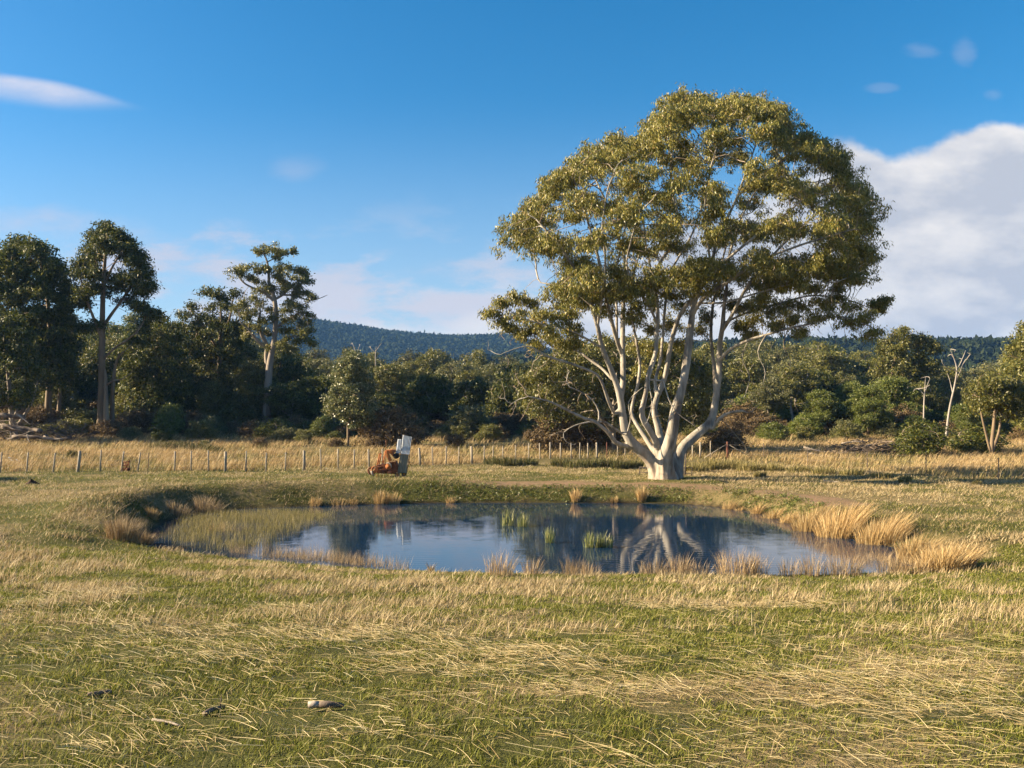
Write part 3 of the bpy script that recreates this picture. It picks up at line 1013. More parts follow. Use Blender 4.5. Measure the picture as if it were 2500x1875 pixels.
    for p, rr in low:
        n = 15
        att.append(p + rng.normal(0, 1, (n, 3)) * np.array([rr * 0.62, rr * 0.8, rr * 0.36]))
    A = np.concatenate(att)
    G, gp = grow(P, par, A, 0.30, 0.34, 90, 0.16, 0.04, rng)
    # a few bare dead twigs on the low limbs
    dead = []
    for a, b, d0 in [(1215, 865, -3), (1190, 845, -3), (1240, 890, -3.4), (1270, 905, -3), (1300, 890, -2), (1330, 915, -2), (1265, 985, -3.2), (1235, 975, -3.2), (1290, 1000, -3), (1255, 950, -3), (1320, 945, -2.5),
                     (1360, 1045, -1.7), (1345, 1065, -1.7), (1405, 925, -2), (1355, 930, -2), (1375, 900, -2), (1450, 960, -1.9), (1900, 900, -0.4), (1935, 905, -0.4), (1880, 960, 0.2), (1850, 985, 0.9), (1800, 970, 1.2),
                     (1780, 1075, 0.8), (1830, 1085, 0.8), (1660, 975, -2.2), (1700, 1000, -2.4), (1600, 1000, -2.4), (1560, 1035, -2.2), (1570, 990, -1.8), (1620, 1020, -2.3), (1720, 1060, -2.4),
                     (1970, 830, -1), (2010, 825, -1), (2060, 820, -1.5), (1940, 850, -0.8), (2035, 845, -1.2), (1415, 985, -2), (1440, 950, -2), (1210, 830, 1.2), (1240, 835, 1), (1280, 860, -1),
                     (1300, 925, -2.5), (1345, 955, -2.5), (1385, 975, -2.5), (1250, 1010, -3.0), (1225, 945, -3.3), (1420, 1060, -1.5), (1390, 1075, -1.6)]:
        for k in range(3):
            dead.append(at(a + rng.normal(0, 9), b + rng.normal(0, 9), D + d0 + rng.normal(0, 0.3)))
    G2, gp2 = grow(G[:len(P)], par, np.array(dead), 0.22, 0.24, 60, 0.38, -0.05, rng)
    extra = G2[len(P):]
    gpe = gp2[len(P):]
    gpe = np.where(gpe >= len(P), gpe - len(P) + len(G), gpe)
    G = np.concatenate([G, extra])
    gp = np.concatenate([gp, gpe])
    r = pipe(G, gp, R, 0.0105, 2.2)
    root = empty('gum_tree', B0 + np.array([0, 0.9, 0]), 'huge spreading gum tree with many pale stems standing on the far bank of the pond', 'tree')
    base = np.array(root.location)
    # thick wood: one skin over all the big stems
    thick = r[:len(P)] > 0.085
    V, Q = [], []
    n = 0
    for ch in chains(P, par, r[:len(P)]):
        ch = [i for i in ch if r[i] > 0.075]
        if len(ch) < 3:
            continue
        rr = r[ch].copy()
        pts = P[ch].copy()
        v, q = tube_np(pts, rr, 14)
        # lumps along the stems, flutes towards the ground
        ang = np.tile(np.arange(14), len(ch))
        low_ = smooth(v[:, 2] - base[2], 1.6, 0.0)
        cen = np.repeat(pts, 14, 0)
        f = 1 + (fbm(v[:, 0] * 2.2 + v[:, 1], v[:, 2] * 0.9, 5, 3) - 0.5) * 0.22 + low_ * 0.16 * np.sin(ang * 2 * np.pi / 14 * 5 + v[:, 2] * 1.5) + 0.25 * smooth(v[:, 2] - base[2], 0.45, -0.1)
        v = cen + (v - cen) * f[:, None]
        V.append(v)
        Q.append(q + n)
        caps = np.array([[n + k, n + (k + 1) % 14, n + (k + 2) % 14, n] for k in range(1, 12, 1)])
        b = n + len(v) - 14
        capt = np.array([[b, b + k, b + k + 1, b] for k in range(1, 13)])
        n += len(v)
        Q[-1] = Q[-1]
        V.append(np.array([pts[0], pts[-1]]))
        Q.append(np.array([[n, n - len(v) + (k + 1) % 14, n - len(v) + k, n] for k in range(14)]))
        Q.append(np.array([[n + 1, b + k, b + (k + 1) % 14, n + 1] for k in range(14)]))
        n += 2
    V, Q = np.concatenate(V) - base, np.concatenate(Q)
    tri = Q[Q[:, 0] == Q[:, 3]][:, :3]
    quad = Q[Q[:, 0] != Q[:, 3]]
    tr = mesh_np('trunk', V, [quad, tri], M['bark_white'], root, True)
    rm = tr.modifiers.new('skin', 'REMESH')
    rm.mode = 'VOXEL'
    rm.voxel_size = 0.035
    rm.use_smooth_shade = True
    sm = tr.modifiers.new('smooth', 'SMOOTH')
    sm.factor = 0.5
    sm.iterations = 3
    # limbs too thin for the skin, and all twigs
    r2 = r.copy()
    Vb, Qb, nb = [], [], 0
    mi = []
    for ch in chains(G, gp, r2):
        # drop the leading thick portion already inside the trunk
        k0 = 0
        while k0 < len(ch) - 1 and r2[ch[k0]] > 0.078 and ch[k0] < len(P):
            k0 += 1
        ch = ch[max(0, k0 - 1):]
        if len(ch) < 2:
            continue
        rr = r2[ch].copy()
        if rr[0] > rr[1] * 1.4:
            rr[0] = rr[1] * 1.3
        rr[-1] *= 0.5
        k = 4 if rr.max() < 0.03 else (6 if rr.max() < 0.06 else 9)
        v, q = tube_np(G[ch], rr, k)
        Vb.append(v)
        Qb.append(q + nb)
        nb += len(v)
        mi.append(np.full(len(q), 0 if rr.max() > 0.034 else 1))
    mesh_np('branches', np.concatenate(Vb) - base, np.concatenate(Qb), None, root, True, mats=[M['bark_white'], M['bark_twig']], mat_idx=np.concatenate(mi))
    print('BIG', len(c), len(A), len(G))
    Vl, Ql = leaves(A - base, 58, 0.130, 0.165, 0.046, 0.8, rng, 0.85)
    mesh_np('crown', Vl, Ql, M['leaf_gum'], root)
    return root, D


gum, GD = build_big_gum()
# ---------------------------------------------------------------- other trees
def clumps_tree(name, loc, limbs, cl, leafmat, barkmat, per=50, sig=0.28, L=0.3, W=0.11, n_att=9, step=0.5, kill=0.5, flat=0.5, tip=0.02, ex=2.3, droop=0.5, seed=1,
                label=None, cat='tree', group=None, jitter=0.18, up=0.05, wood='trunk', leafed=True, k_thick=10):
    """limbs in local coordinates; cl = list of (x, y, z, r)"""
    rng = np.random.default_rng(seed)
    P, par, R = limbs_nodes(limbs, step)
    att = []
    for x, y, z, r_ in cl:
        q = rng.normal(0, 1, (n_att, 3)) * np.array([0.5, 0.5, flat * 0.5]) * r_ + np.array([x, y, z])
        q[:, 2] -= ((q[:, 0] - x) ** 2 + (q[:, 1] - y) ** 2) * 0.25 / max(r_, 0.3)
        att.append(q)
    A = np.concatenate(att)
    G, gp = grow(P, par, A, step, kill, 70, jitter, up, rng)
    r = pipe(G, gp, R, tip, ex)
    root = empty(name, loc, label, cat, group)
    V, Q = wood_mesh(G, gp, r, kmax=k_thick)
    mesh_np(wood, V, Q, barkmat, root, True)
    if leafed:
        Vl, Ql = leaves(A, per, sig, L, W, droop, rng, 0.75)
        mesh_np('crown', Vl, Ql, leafmat, root)
    return root


def copy_tree(o, loc, rz, sc, label=None, group=None):
    c = o.copy()
    COL.objects.link(c)
    c.location = tuple(loc)
    c.rotation_euler = (0, 0, rz)
    c.scale = sc if isinstance(sc, tuple) else (sc, sc, sc)
    if label:
        c['label'] = label
    if group:
        c['group'] = group
    for ch in o.children:
        k = ch.copy()
        COL.objects.link(k)
        k.parent = c
    return c


def px_tree(name, D, base_px, stems, clumps, label, leafmat, barkmat, seed, spread=1.0, dd=2.0, **kw):
    """a tree drawn from the photograph: stems and clumps in photograph pixels, spread in depth round distance D"""
    rng = np.random.default_rng(seed)
    b = at(base_px, 1000, D)
    loc = np.array([b[0], D, hz(b[0], D) - 0.05])
    limbs = []
    for st in stems:
        pts, R = px_limb([(a, c, w, d) for a, c, w, d in st], D)
        pts[0][2] = min(pts[0][2], loc[2]) if st is stems[0] else pts[0][2]
        limbs.append((pts - loc, R * (0.55 if name == 'dead_tree' else 0.85)))
    cl = []
    for c in clumps:
        px, py, rr = c[:3]
        d = c[3] if len(c) > 3 else rng.uniform(-dd, dd)
        p = at(px, py, D + d) - loc
        cl.append((p[0], p[1], p[2], rr / F * D))
    return clumps_tree(name, loc, limbs, cl, leafmat, barkmat, seed=seed, label=label, **kw)


def fill_outline(O, spacing_px, rng, n=4000, r=(16, 24), depth=2.5, holes=()):
    O = np.array(O, float)
    lo, hi = O.min(0), O.max(0)
    c = []
    for _ in range(n):
        p = rng.uniform(lo, hi)
        if not inside(p[:1], p[1:], O)[0]:
            continue
        e = seg_dist(p[:1], p[1:], O)[0]
        rr = rng.uniform(*r)
        if e < rr * 0.45:
            continue
        if any(((p[0] - a) / x_) ** 2 + ((p[1] - b) / y_) ** 2 < 1 for a, b, x_, y_ in holes):
            continue
        k = min(1.0, e / 60.0)
        half = depth * math.sqrt(max(0.05, 1 - (1 - k) ** 2))
        d = half * (1 if rng.random() < 0.5 else -1) * rng.uniform(0.5, 1)
        q = np.array([p[0], p[1], d * 40])
        if c and min(np.linalg.norm(q - np.array([o[0], o[1], o[3] * 40])) for o in c) < spacing_px:
            continue
        c.append((p[0], p[1], rr, d))
    return c


rg = np.random.default_rng(5)
# the tall straight gum at the left with three stems
cl = fill_outline([(190, 640), (205, 590), (235, 552), (262, 535), (300, 548), (322, 578), (345, 610), (360, 650), (374, 690), (372, 740), (378, 770), (372, 800), (350, 775), (338, 810), (330, 760), (300, 742),
                   (285, 700), (240, 720), (215, 740), (188, 760), (176, 700)], 36, rg, 5000, (17, 27), 3.0, [(275, 640, 34, 34), (262, 690, 22, 30), (325, 720, 18, 14)])
cl += [(205, 800, 22, 0.5), (232, 790, 20, -0.5), (195, 730, 22, 1), (350, 800, 22, 1.5), (330, 830, 20, 2), (365, 760, 18, -1)]
px_tree('gum_tree', 82.0, 248, [
    [(246, 1075, 20, 0), (247, 1030, 12, 0), (248, 960, 10, 0), (249, 860, 9, 0), (250, 780, 7.5, 0), (252, 700, 6, 0), (256, 640, 4.5, 0), (262, 580, 3, 0)],
    [(262, 1075, 10, -0.5), (259, 1000, 7, -0.5), (258, 930, 5, -0.4), (256, 900, 4, -0.3)],
    [(276, 1072, 8, 0.4), (274, 1000, 6, 0.4), (277, 930, 5, 0.4), (285, 880, 3.5, 0.2), (300, 860, 2, 0)],
    [(250, 830, 5, 0), (238, 800, 4.6, -0.6), (222, 760, 3.6, -1), (205, 715, 2.6, -1.4), (195, 670, 1.8, -1.6)],
    [(251, 800, 5, 0), (270, 770, 4.4, 0.6), (296, 735, 3.6, 1), (320, 700, 2.8, 1.2), (345, 690, 2, 1.2)],
    [(253, 700, 4, 0), (270, 660, 3.2, 0.5), (290, 625, 2.4, 0.8), (310, 590, 1.6, 1)],
    [(249, 880, 3.5, 0), (280, 850, 3, -0.6), (310, 830, 2.4, -1), (335, 810, 1.8, -1.2)],
    [(248, 950, 3, 0), (275, 930, 2.4, -0.8), (300, 925, 1.8, -1.2), (325, 905, 1.2, -1.4)]],
    cl, 'tall straight gum with three brown stems and a high domed crown', M['leaf_dark'], M['bark_brown'], 21, per=64, sig=0.26, L=0.30, W=0.10, n_att=10, step=0.45, kill=0.45)

# the dense pair at the far left
cl = fill_outline([(-60, 640), (0, 605), (30, 575), (75, 568), (110, 590), (140, 625), (175, 660), (170, 740), (190, 830), (170, 930), (130, 960), (60, 900), (0, 880), (-60, 900)], 40, rg, 6000, (20, 30), 3.5,
                  [(120, 760, 14, 16), (40, 800, 16, 16)])
px_tree('gum_tree', 84.0, 110, [
    [(112, 1070, 12, 0), (118, 980, 9, 0), (122, 880, 8, 0.2), (120, 780, 6, 0.4), (110, 690, 4, 0.6), (95, 620, 2.5, 0.6)],
    [(140, 1068, 7, 1), (145, 980, 5.5, 1), (150, 880, 4.6, 1), (150, 780, 3.6, 1), (150, 700, 2.4, 1)],
    [(120, 900, 5, 0), (90, 840, 4, -1), (60, 760, 3.2, -1.4), (40, 680, 2.4, -1.6)]],
    cl, 'dense dark heavy-crowned gum just left of the tall straight one', M['leaf_dark'], M['bark_brown'], 22, per=64, sig=0.30, L=0.34, W=0.12, n_att=10, step=0.5, kill=0.5)
cl = fill_outline([(-80, 760), (-20, 745), (30, 760), (70, 800), (100, 860), (90, 940), (60, 990), (0, 985), (-80, 990)], 40, rg, 3000, (18, 26), 3.0, [(40, 930, 24, 30)])
px_tree('gum_tree', 76.0, 32, [
    [(36, 1075, 11, 0), (30, 1020, 9, 0), (24, 960, 6, 0), (18, 900, 4.6, 0), (10, 830, 3, 0)],
    [(30, 1030, 6, 0), (52, 985, 5.4, -0.6), (62, 940, 4.4, -0.8), (60, 890, 3.4, -0.8), (72, 850, 2.2, -1)],
    [(28, 1000, 5, 0), (5, 960, 4, -1), (-20, 910, 3, -1.4), (-40, 850, 2, -1.4)],
    [(36, 1050, 5, 0.4), (62, 1010, 4.4, 0.6), (80, 975, 3.4, 0.6), (92, 930, 2.2, 0.8)]],
    cl, 'low gum with pale forking stems at the left edge behind the brush heap', M['leaf_dark'], M['bark_grey'], 23, per=60, sig=0.28, L=0.3, W=0.11, n_att=9, step=0.45, kill=0.45)

# dark fill tree between the tall gum and the flat-topped one
cl = fill_outline([(345, 790), (385, 752), (425, 775), (440, 860), (450, 960), (440, 1030), (330, 1040), (300, 960), (300, 860)], 36, rg, 4000, (18, 26), 3.0)
px_tree('gum_tree', 92.0, 380, [[(382, 1050, 8, 0), (378, 950, 6, 0), (384, 850, 4, 0), (390, 790, 2.4, 0)]], cl, 'dark bushy gum leafy to the ground, just right of the three-stemmed gum', M['leaf_dark'], M['bark_brown'], 24,
        per=60, sig=0.32, L=0.34, W=0.13, n_att=8, step=0.6, kill=0.6)
# broken-topped dark tree
cl = [(505, 712, 16), (530, 716, 15), (548, 728, 12), (570, 712, 13), (555, 745, 14), (520, 745, 16), (495, 770, 16), (470, 745, 14), (450, 765, 18), (480, 790, 20), (515, 785, 20), (550, 775, 18), (580, 790, 20), (600, 770, 16)]
cl += [c for c in fill_outline([(430, 790), (480, 760), (600, 790), (620, 880), (610, 990), (440, 1000), (425, 900)], 38, rg, 3000, (18, 26), 3.0)]
px_tree('gum_tree', 98.0, 535, [[(530, 1045, 7, 0), (534, 950, 6, 0), (536, 850, 5, 0), (540, 790, 3.6, 0), (538, 740, 2.4, 0)], [(536, 830, 4, 0), (560, 780, 3, 0.4), (568, 730, 1.8, 0.5)],
                                [(535, 860, 4, 0), (500, 800, 3, -0.4), (470, 760, 1.8, -0.8)]],
        cl, 'dark gum with a ragged open top, left of the flat-clumped tall tree', M['leaf_dark'], M['bark_brown'], 25, per=54, sig=0.30, L=0.32, W=0.12, n_att=8, step=0.55, kill=0.55)

# the tall tree with flat separate leaf pads and a pale trunk
pads = [(640, 606, 13), (658, 603, 14), (676, 610, 12), (694, 616, 12), (714, 611, 9), (676, 627, 8), (630, 612, 8),
        (575, 660, 13), (592, 652, 14), (612, 648, 15), (626, 658, 10), (585, 668, 13), (624, 684, 11), (612, 676, 9), (645, 652, 9), (655, 660, 8),
        (680, 650, 14), (690, 664, 13), (675, 674, 12), (688, 682, 10), (702, 652, 8), (692, 692, 8), (722, 660, 12), (735, 655, 12), (744, 668, 10), (722, 676, 9), (752, 680, 12), (740, 684, 9),
        (712, 693, 14), (700, 700, 11), (726, 702, 10), (655, 694, 16), (640, 702, 14), (668, 706, 14), (650, 714, 14), (735, 712, 14), (752, 716, 14), (762, 726, 10), (722, 718, 12),
        (705, 734, 16), (718, 744, 15), (700, 752, 14), (735, 745, 11), (620, 725, 15), (600, 733, 15), (585, 745, 15), (640, 738, 15), (622, 752, 15), (605, 760, 14), (655, 752, 12), (575, 755, 10),
        (735, 762, 15), (752, 768, 13), (722, 772, 14), (755, 788, 11), (740, 790, 13), (680, 765, 16), (664, 775, 14), (700, 780, 12), (690, 800, 14), (712, 806, 14), (735, 812, 12), (755, 805, 10),
        (610, 790, 14), (630, 800, 12), (650, 810, 10), (705, 828, 14), (728, 832, 13), (750, 828, 12), (765, 838, 8), (690, 840, 12), (716, 850, 10), (660, 850, 10), (600, 815, 12), (640, 780, 10)]
px_tree('gum_tree', 92.0, 652, [
    [(650, 975, 13, 0), (655, 930, 10.5, 0), (660, 880, 9, 0), (668, 840, 7.5, 0), (673, 790, 7, 0), (672, 745, 6.6, 0), (666, 715, 5.4, 0), (657, 690, 4.4, 0), (656, 660, 3.4, 0), (650, 632, 2.6, 0), (640, 615, 1.6, 0)],
    [(668, 735, 4.6, 0), (648, 716, 4, -0.4), (625, 706, 3.2, -0.8), (600, 694, 2.6, -1), (585, 680, 1.8, -1)],
    [(668, 732, 4.4, 0), (690, 720, 3.6, 0.4), (705, 706, 3, 0.6), (722, 690, 2.2, 0.8), (742, 678, 1.5, 0.8)],
    [(690, 720, 3, 0.4), (722, 722, 2.4, 0.2), (750, 732, 1.9, 0), (775, 730, 1.2, 0), (800, 720, 0.8, 0)],
    [(652, 640, 2, 0), (672, 630, 1.6, 0.2), (700, 622, 1.2, 0.3)],
    [(655, 900, 8, 0.8), (650, 870, 6.5, 1.0), (652, 845, 6, 1.0), (640, 820, 5, 0.6), (632, 790, 4.4, 0.2), (636, 760, 3, 0)],
    [(650, 850, 4.5, 1.0), (625, 828, 3.6, 0.4), (608, 805, 2.8, 0), (590, 790, 2, -0.4)],
    [(673, 800, 4, 0), (700, 780, 3.2, -0.6), (730, 765, 2.2, -1)], [(672, 840, 3.6, 0), (700, 825, 2.8, 0.6), (735, 820, 2, 1)]],
    pads, 'tall pale-trunked tree with flat separate pads of leaves, left of the blue hill', M['leaf_olive'], M['bark_grey'], 26, dd=1.6,
    per=46, sig=0.20, L=0.24, W=0.10, n_att=8, step=0.4, kill=0.4, flat=0.62)

# young glossy tree in front of the wood
cl = fill_outline([(835, 865), (860, 850), (885, 870), (900, 920), (912, 975), (920, 1010), (915, 1040), (870, 1035), (840, 1025), (800, 1015), (795, 990), (812, 940), (822, 890)], 22, rg, 5000, (12, 17), 1.8)
px_tree('gum_tree', 72.0, 850, [[(850, 1050, 4, 0), (850, 990, 3.4, 0), (852, 930, 2.8, 0), (856, 880, 1.6, 0)], [(876, 1050, 3, 0.3), (880, 1010, 2.2, 0.4), (890, 980, 1.4, 0.5)]],
        cl, 'young conical gum with glossy speckled leaves in front of the wood', M['leaf_glossy'], M['bark_brown'], 27, per=60, sig=0.19, L=0.17, W=0.10, n_att=8, step=0.35, kill=0.35, droop=0.3)

# tree behind the big gum
cl = fill_outline([(1270, 900), (1330, 862), (1400, 830), (1470, 812), (1540, 812), (1620, 830), (1700, 850), (1760, 900), (1740, 1000), (1660, 1040), (1500, 1030), (1400, 1040), (1310, 1010), (1260, 960)], 40, rg, 7000, (20, 30), 3.0,
                  [(1480, 1000, 50, 30), (1330, 980, 30, 20)])
px_tree('gum_tree', 66.0, 1500, [
    [(1500, 1100, 8, 0), (1498, 1040, 6, 0), (1500, 960, 5, 0), (1510, 890, 3, 0)], [(1499, 1060, 5, 0), (1450, 1000, 4, -0.4), (1400, 940, 3, -0.6), (1350, 890, 2, -0.6)],
    [(1499, 1050, 5, 0), (1560, 990, 4, 0.5), (1620, 930, 3, 0.6), (1660, 880, 2, 0.6)]],
    cl, 'yellowish olive gum growing directly behind the pale stems of the huge tree', M['leaf_olive'], M['bark_grey'], 28, per=56, sig=0.24, L=0.22, W=0.085, n_att=9, step=0.45, kill=0.45)

# right hand trees
cl = [(2205, 805, 16), (2190, 815, 14), (2160, 835, 15), (2225, 822, 14), (2250, 822, 18), (2270, 838, 16), (2280, 850, 12), (2240, 845, 14), (2180, 850, 16), (2205, 840, 14), (2150, 855, 12)]
cl += fill_outline([(2140, 870), (2200, 855), (2280, 860), (2290, 900), (2270, 950), (2200, 970), (2150, 950), (2135, 900)], 34, rg, 3000, (17, 25), 3.0)
px_tree('gum_tree', 96.0, 2170, [[(2170, 1060, 7, 0), (2172, 960, 5.4, 0), (2182, 890, 4, 0), (2200, 830, 2.2, 0)], [(2222, 1060, 5, 0.6), (2222, 960, 4, 0.6), (2232, 890, 3, 0.6), (2248, 840, 1.8, 0.6)], [(2208, 1050, 3.6, -0.6), (2206, 960, 3, -0.6), (2204, 900, 2, -0.5)]],
        cl, 'tallest gum of the right hand wood, its olive crown standing above the ridge line', M['leaf_olive'], M['bark_brown'], 29, per=54, sig=0.30, L=0.30, W=0.12, n_att=9, step=0.5, kill=0.5)
px_tree('dead_tree', 78.0, 2312, [[(2308, 1065, 5.6, 0), (2318, 1000, 4.6, 0), (2330, 945, 4.0, 0), (2336, 905, 3.2, 0), (2331, 880, 2.4, 0), (2322, 858, 1.2, 0)], [(2336, 905, 2.6, 0), (2348, 880, 2, 0.2), (2358, 855, 1.0, 0.3)],
                                  [(2334, 905, 2.4, 0), (2312, 898, 1.8, -0.4), (2300, 885, 1.0, -0.6)], [(2326, 960, 2.2, 0), (2318, 925, 1.5, 0.3), (2312, 910, 0.9, 0.4)], [(2336, 925, 2, 0), (2345, 905, 1.4, -0.4), (2350, 890, 0.8, -0.5)]],
        [(2330, 858, 10), (2300, 880, 8), (2362, 862, 8), (2345, 875, 8), (2312, 870, 8)], 'tall bare white dead tree near the right edge of the wood', M['leaf_olive'], M['bark_dead'], 30, leafed=False, n_att=4, step=0.3, kill=0.3, tip=0.03, jitter=0.3)
px_tree('dead_tree', 80.0, 2252, [[(2254, 1050, 4.4, 0), (2256, 990, 3.4, 0), (2258, 950, 2.4, 0), (2260, 920, 1.2, 0)], [(2257, 965, 2.2, 0), (2245, 952, 1.6, 0), (2230, 950, 0.8, 0)], [(2258, 960, 2, 0), (2264, 940, 1.2, 0.2), (2270, 925, 0.7, 0.3)]],
        [(2250, 925, 8), (2270, 940, 8), (2235, 955, 6)], 'shorter grey dead tree left of the tall bare white one', M['leaf_olive'], M['bark_dead'], 31, leafed=False, n_att=4, step=0.3, kill=0.3, tip=0.025, jitter=0.3)
cl = fill_outline([(2370, 960), (2395, 920), (2430, 900), (2470, 915), (2520, 930), (2540, 1000), (2490, 1020), (2430, 1010), (2380, 1010)], 30, rg, 5000, (16, 24), 2.4, [(2430, 1000, 16, 20)])
px_tree('gum_tree', 61.0, 2422, [
    [(2420, 1135, 6.5, 0), (2422, 1080, 5.6, 0), (2428, 1020, 4.6, 0), (2430, 970, 3.4, 0), (2434, 930, 2, 0)], [(2424, 1100, 4.4, 0.4), (2440, 1050, 3.6, 0.6), (2444, 1010, 3, 0.6), (2460, 970, 2, 0.8)],
    [(2420, 1110, 4, -0.3), (2405, 1050, 3.2, -0.5), (2396, 1010, 2.6, -0.6), (2392, 970, 1.6, -0.6)], [(2428, 1010, 3, 0), (2462, 985, 2.4, -0.4), (2500, 960, 1.6, -0.8)]],
    cl, 'gum with several slender bare brown stems standing at the right of the dry grass', M['leaf_olive'], M['bark_brown'], 32, per=52, sig=0.22, L=0.2, W=0.08, n_att=9, step=0.4, kill=0.4)
cl = fill_outline([(2455, 900), (2470, 860), (2480, 810), (2510, 780), (2580, 790), (2600, 900), (2580, 1040), (2500, 1060), (2480, 980)], 34, rg, 4000, (18, 26), 3.0)
px_tree('gum_tree', 74.0, 2530, [[(2530, 1100, 8, 0), (2528, 1000, 6, 0), (2530, 900, 4, 0), (2530, 830, 2.4, 0)]],
        cl, 'large gum cut by the right edge of the picture, taller than its neighbours', M['leaf_olive'], M['bark_brown'], 33, per=54, sig=0.26, L=0.26, W=0.1, n_att=9, step=0.5, kill=0.5)


# --- the wood behind: a dozen grown kinds, copied
def kind_tree(i, style):
    rng = np.random.default_rng(100 + i)
    H = 10.0
    if style == 'tall':
        t = [(0, 0, 0), (rng.normal(0, .2), rng.normal(0, .2), 3), (rng.normal(0, .5), rng.normal(0, .5), 6), (rng.normal(0, .7), rng.normal(0, .7), 8.6)]
        limbs = [(t, [0.20, 0.16, 0.10, 0.05])]
        for k in range(3):
            a = rng.uniform(0, 6.28)
            z0 = rng.uniform(3.2, 5.5)
            limbs.append(([(0, 0, z0), (math.cos(a) * 1.0, math.sin(a) * 1.0, z0 + 1.3), (math.cos(a) * 1.9, math.sin(a) * 1.9, z0 + 2.8)], [0.10, 0.07, 0.04]))
        ell = [(0, 0, 8.1, 2.1, 2.1, 1.8), (rng.normal(0, .9), rng.normal(0, .9), 6.6, 2.6, 2.6, 1.4), (rng.normal(0, 1.3), rng.normal(0, 1.3), 5.4, 2.0, 2.0, 0.9)]
        c = darts(ell, 1.1, 700, rng, 0.4)
        par_ = dict(per=46, sig=0.26, L=0.34, W=0.13, n_att=7)
    elif style == 'broad':
        limbs = [([(0, 0, 0), (0.1, 0.1, 2.4), (0.2, -0.2, 4.6)], [0.22, 0.18, 0.12])]
        for k in range(5):
            a = k * 1.26 + rng.uniform(-.3, .3)
            limbs.append(([(0.1, 0, 2.2 + 0.2 * k), (math.cos(a) * 1.5, math.sin(a) * 1.5, 4.2), (math.cos(a) * 2.7, math.sin(a) * 2.7, 6.2)], [0.12, 0.08, 0.04]))
        ell = [(0, 0, 7.2, 3.2, 3.2, 2.3), (1.8, 0.5, 5.8, 2.4, 2.4, 1.8), (-1.8, -0.6, 5.6, 2.4, 2.4, 1.9), (0, 1.5, 4.6, 2.4, 2.0, 1.4)]
        c = darts(ell, 1.08, 800, rng, 0.5)
        par_ = dict(per=46, sig=0.28, L=0.34, W=0.13, n_att=7)
    elif style == 'bushy':
        limbs = [([(0, 0, 0), (0.1, 0.1, 3), (0.0, -0.2, 7.5)], [0.18, 0.13, 0.05])]
        ell = [(0, 0, 7.6, 1.9, 1.9, 2.1), (0.5, 0.3, 5.2, 2.8, 2.8, 2.2), (-0.4, 0.2, 2.8, 3.2, 3.2, 2.2)]
        c = darts(ell, 1.05, 800, rng, 0.55)
        par_ = dict(per=48, sig=0.30, L=0.32, W=0.14, n_att=7)
    elif style == 'round':
        limbs = [([(0, 0, 0), (0.2, 0.1, 2.2), (0.2, 0.1, 4.2)], [0.16, 0.12, 0.07]), ([(0.1, 0, 1.2), (1.2, 0.4, 3.4), (2.0, 0.8, 5.4)], [0.1, 0.07, 0.04]), ([(0.1, 0, 1.2), (-1.2, -0.4, 3.4), (-2.0, -0.8, 5.4)], [0.1, 0.07, 0.04])]
        ell = [(0, 0, 8.6, 2.0, 2.0, 1.0), (1.7, 0.3, 7.1, 1.9, 1.9, 0.9), (-1.9, -0.2, 6.5, 2.0, 2.0, 0.9), (0.6, 1.4, 5.2, 2.3, 2.1, 0.9), (-0.4, -1.4, 4.0, 2.6, 2.1, 0.9), (2.2, -0.5, 4.2, 1.6, 1.6, 0.8), (-2.2, 0.7, 3.6, 1.6, 1.6, 0.8)]
        c = darts(ell, 0.95, 900, rng, 0.4)
        par_ = dict(per=60, sig=0.30, L=0.26, W=0.13, n_att=7, droop=0.2)
    else:   # spindly, see-through
        limbs = [([(0, 0, 0), (rng.normal(0, .3), 0.1, 3), (rng.normal(0, .6), rng.normal(0, .4), 6), (rng.normal(0, .8), 0, 8.8)], [0.15, 0.12, 0.08, 0.04]),
                 ([(0, 0, 2.4), (1.0, 0.5, 4.6), (1.4, 0.9, 6.8)], [0.08, 0.06, 0.03]), ([(0, 0, 3), (-1.0, -0.5, 5), (-1.7, -0.4, 7)], [0.08, 0.06, 0.03])]
        ell = [(0, 0, 8.4, 1.7, 1.7, 1.5), (1.3, .8, 6.9, 1.5, 1.5, 1.1), (-1.5, -.4, 6.9, 1.6, 1.6, 1.1), (0.3, 0, 5.4, 1.7, 1.7, 0.9)]
        c = darts(ell, 0.95, 500, rng, 0.3)
        par_ = dict(per=40, sig=0.24, L=0.32, W=0.11, n_att=7)
    lm, bk = [('leaf_olive', 'bark_grey'), ('leaf_dark', 'bark_brown'), ('leaf_olive', 'bark_dead'), ('leaf_grey', 'bark_grey'), ('leaf_dark', 'bark_grey'), ('leaf_olive', 'bark_brown')][i % 6]
    if style == 'round':
        lm = 'leaf_green'
    cl_ = [(p[0], p[1], p[2], rng.uniform(0.75, 1.15)) for p in c]
    return clumps_tree('gum_tree' if style != 'round' else 'wattle_tree', (0, 0, 0), limbs, cl_, M[lm], M[bk], seed=200 + i, step=0.55, kill=0.55, tip=0.022, k_thick=7, cat='tree', flat=0.6, **par_)


STYLES = ['tall', 'tall', 'spindly', 'broad', 'broad', 'bushy', 'bushy', 'round', 'tall', 'spindly', 'broad', 'round']
KINDS = [kind_tree(i, s) for i, s in enumerate(STYLES)]
used = [False] * len(KINDS)


def put_tree(kind, x, y, h, rz, wide, label, group=None, sink=0.0):
    s = h / 10.0
    loc = (x, y, hz(x, y) - 0.1 - sink)
    if not used[kind]:
        used[kind] = True
        o = KINDS[kind]
        o.location, o.rotation_euler, o.scale = loc, (0, 0, rz), (s * wide, s * wide, s)
        o['label'] = label
        if group:
            o['group'] = group
        return o
    return copy_tree(KINDS[kind], loc, rz, (s * wide, s * wide, s), label, group)


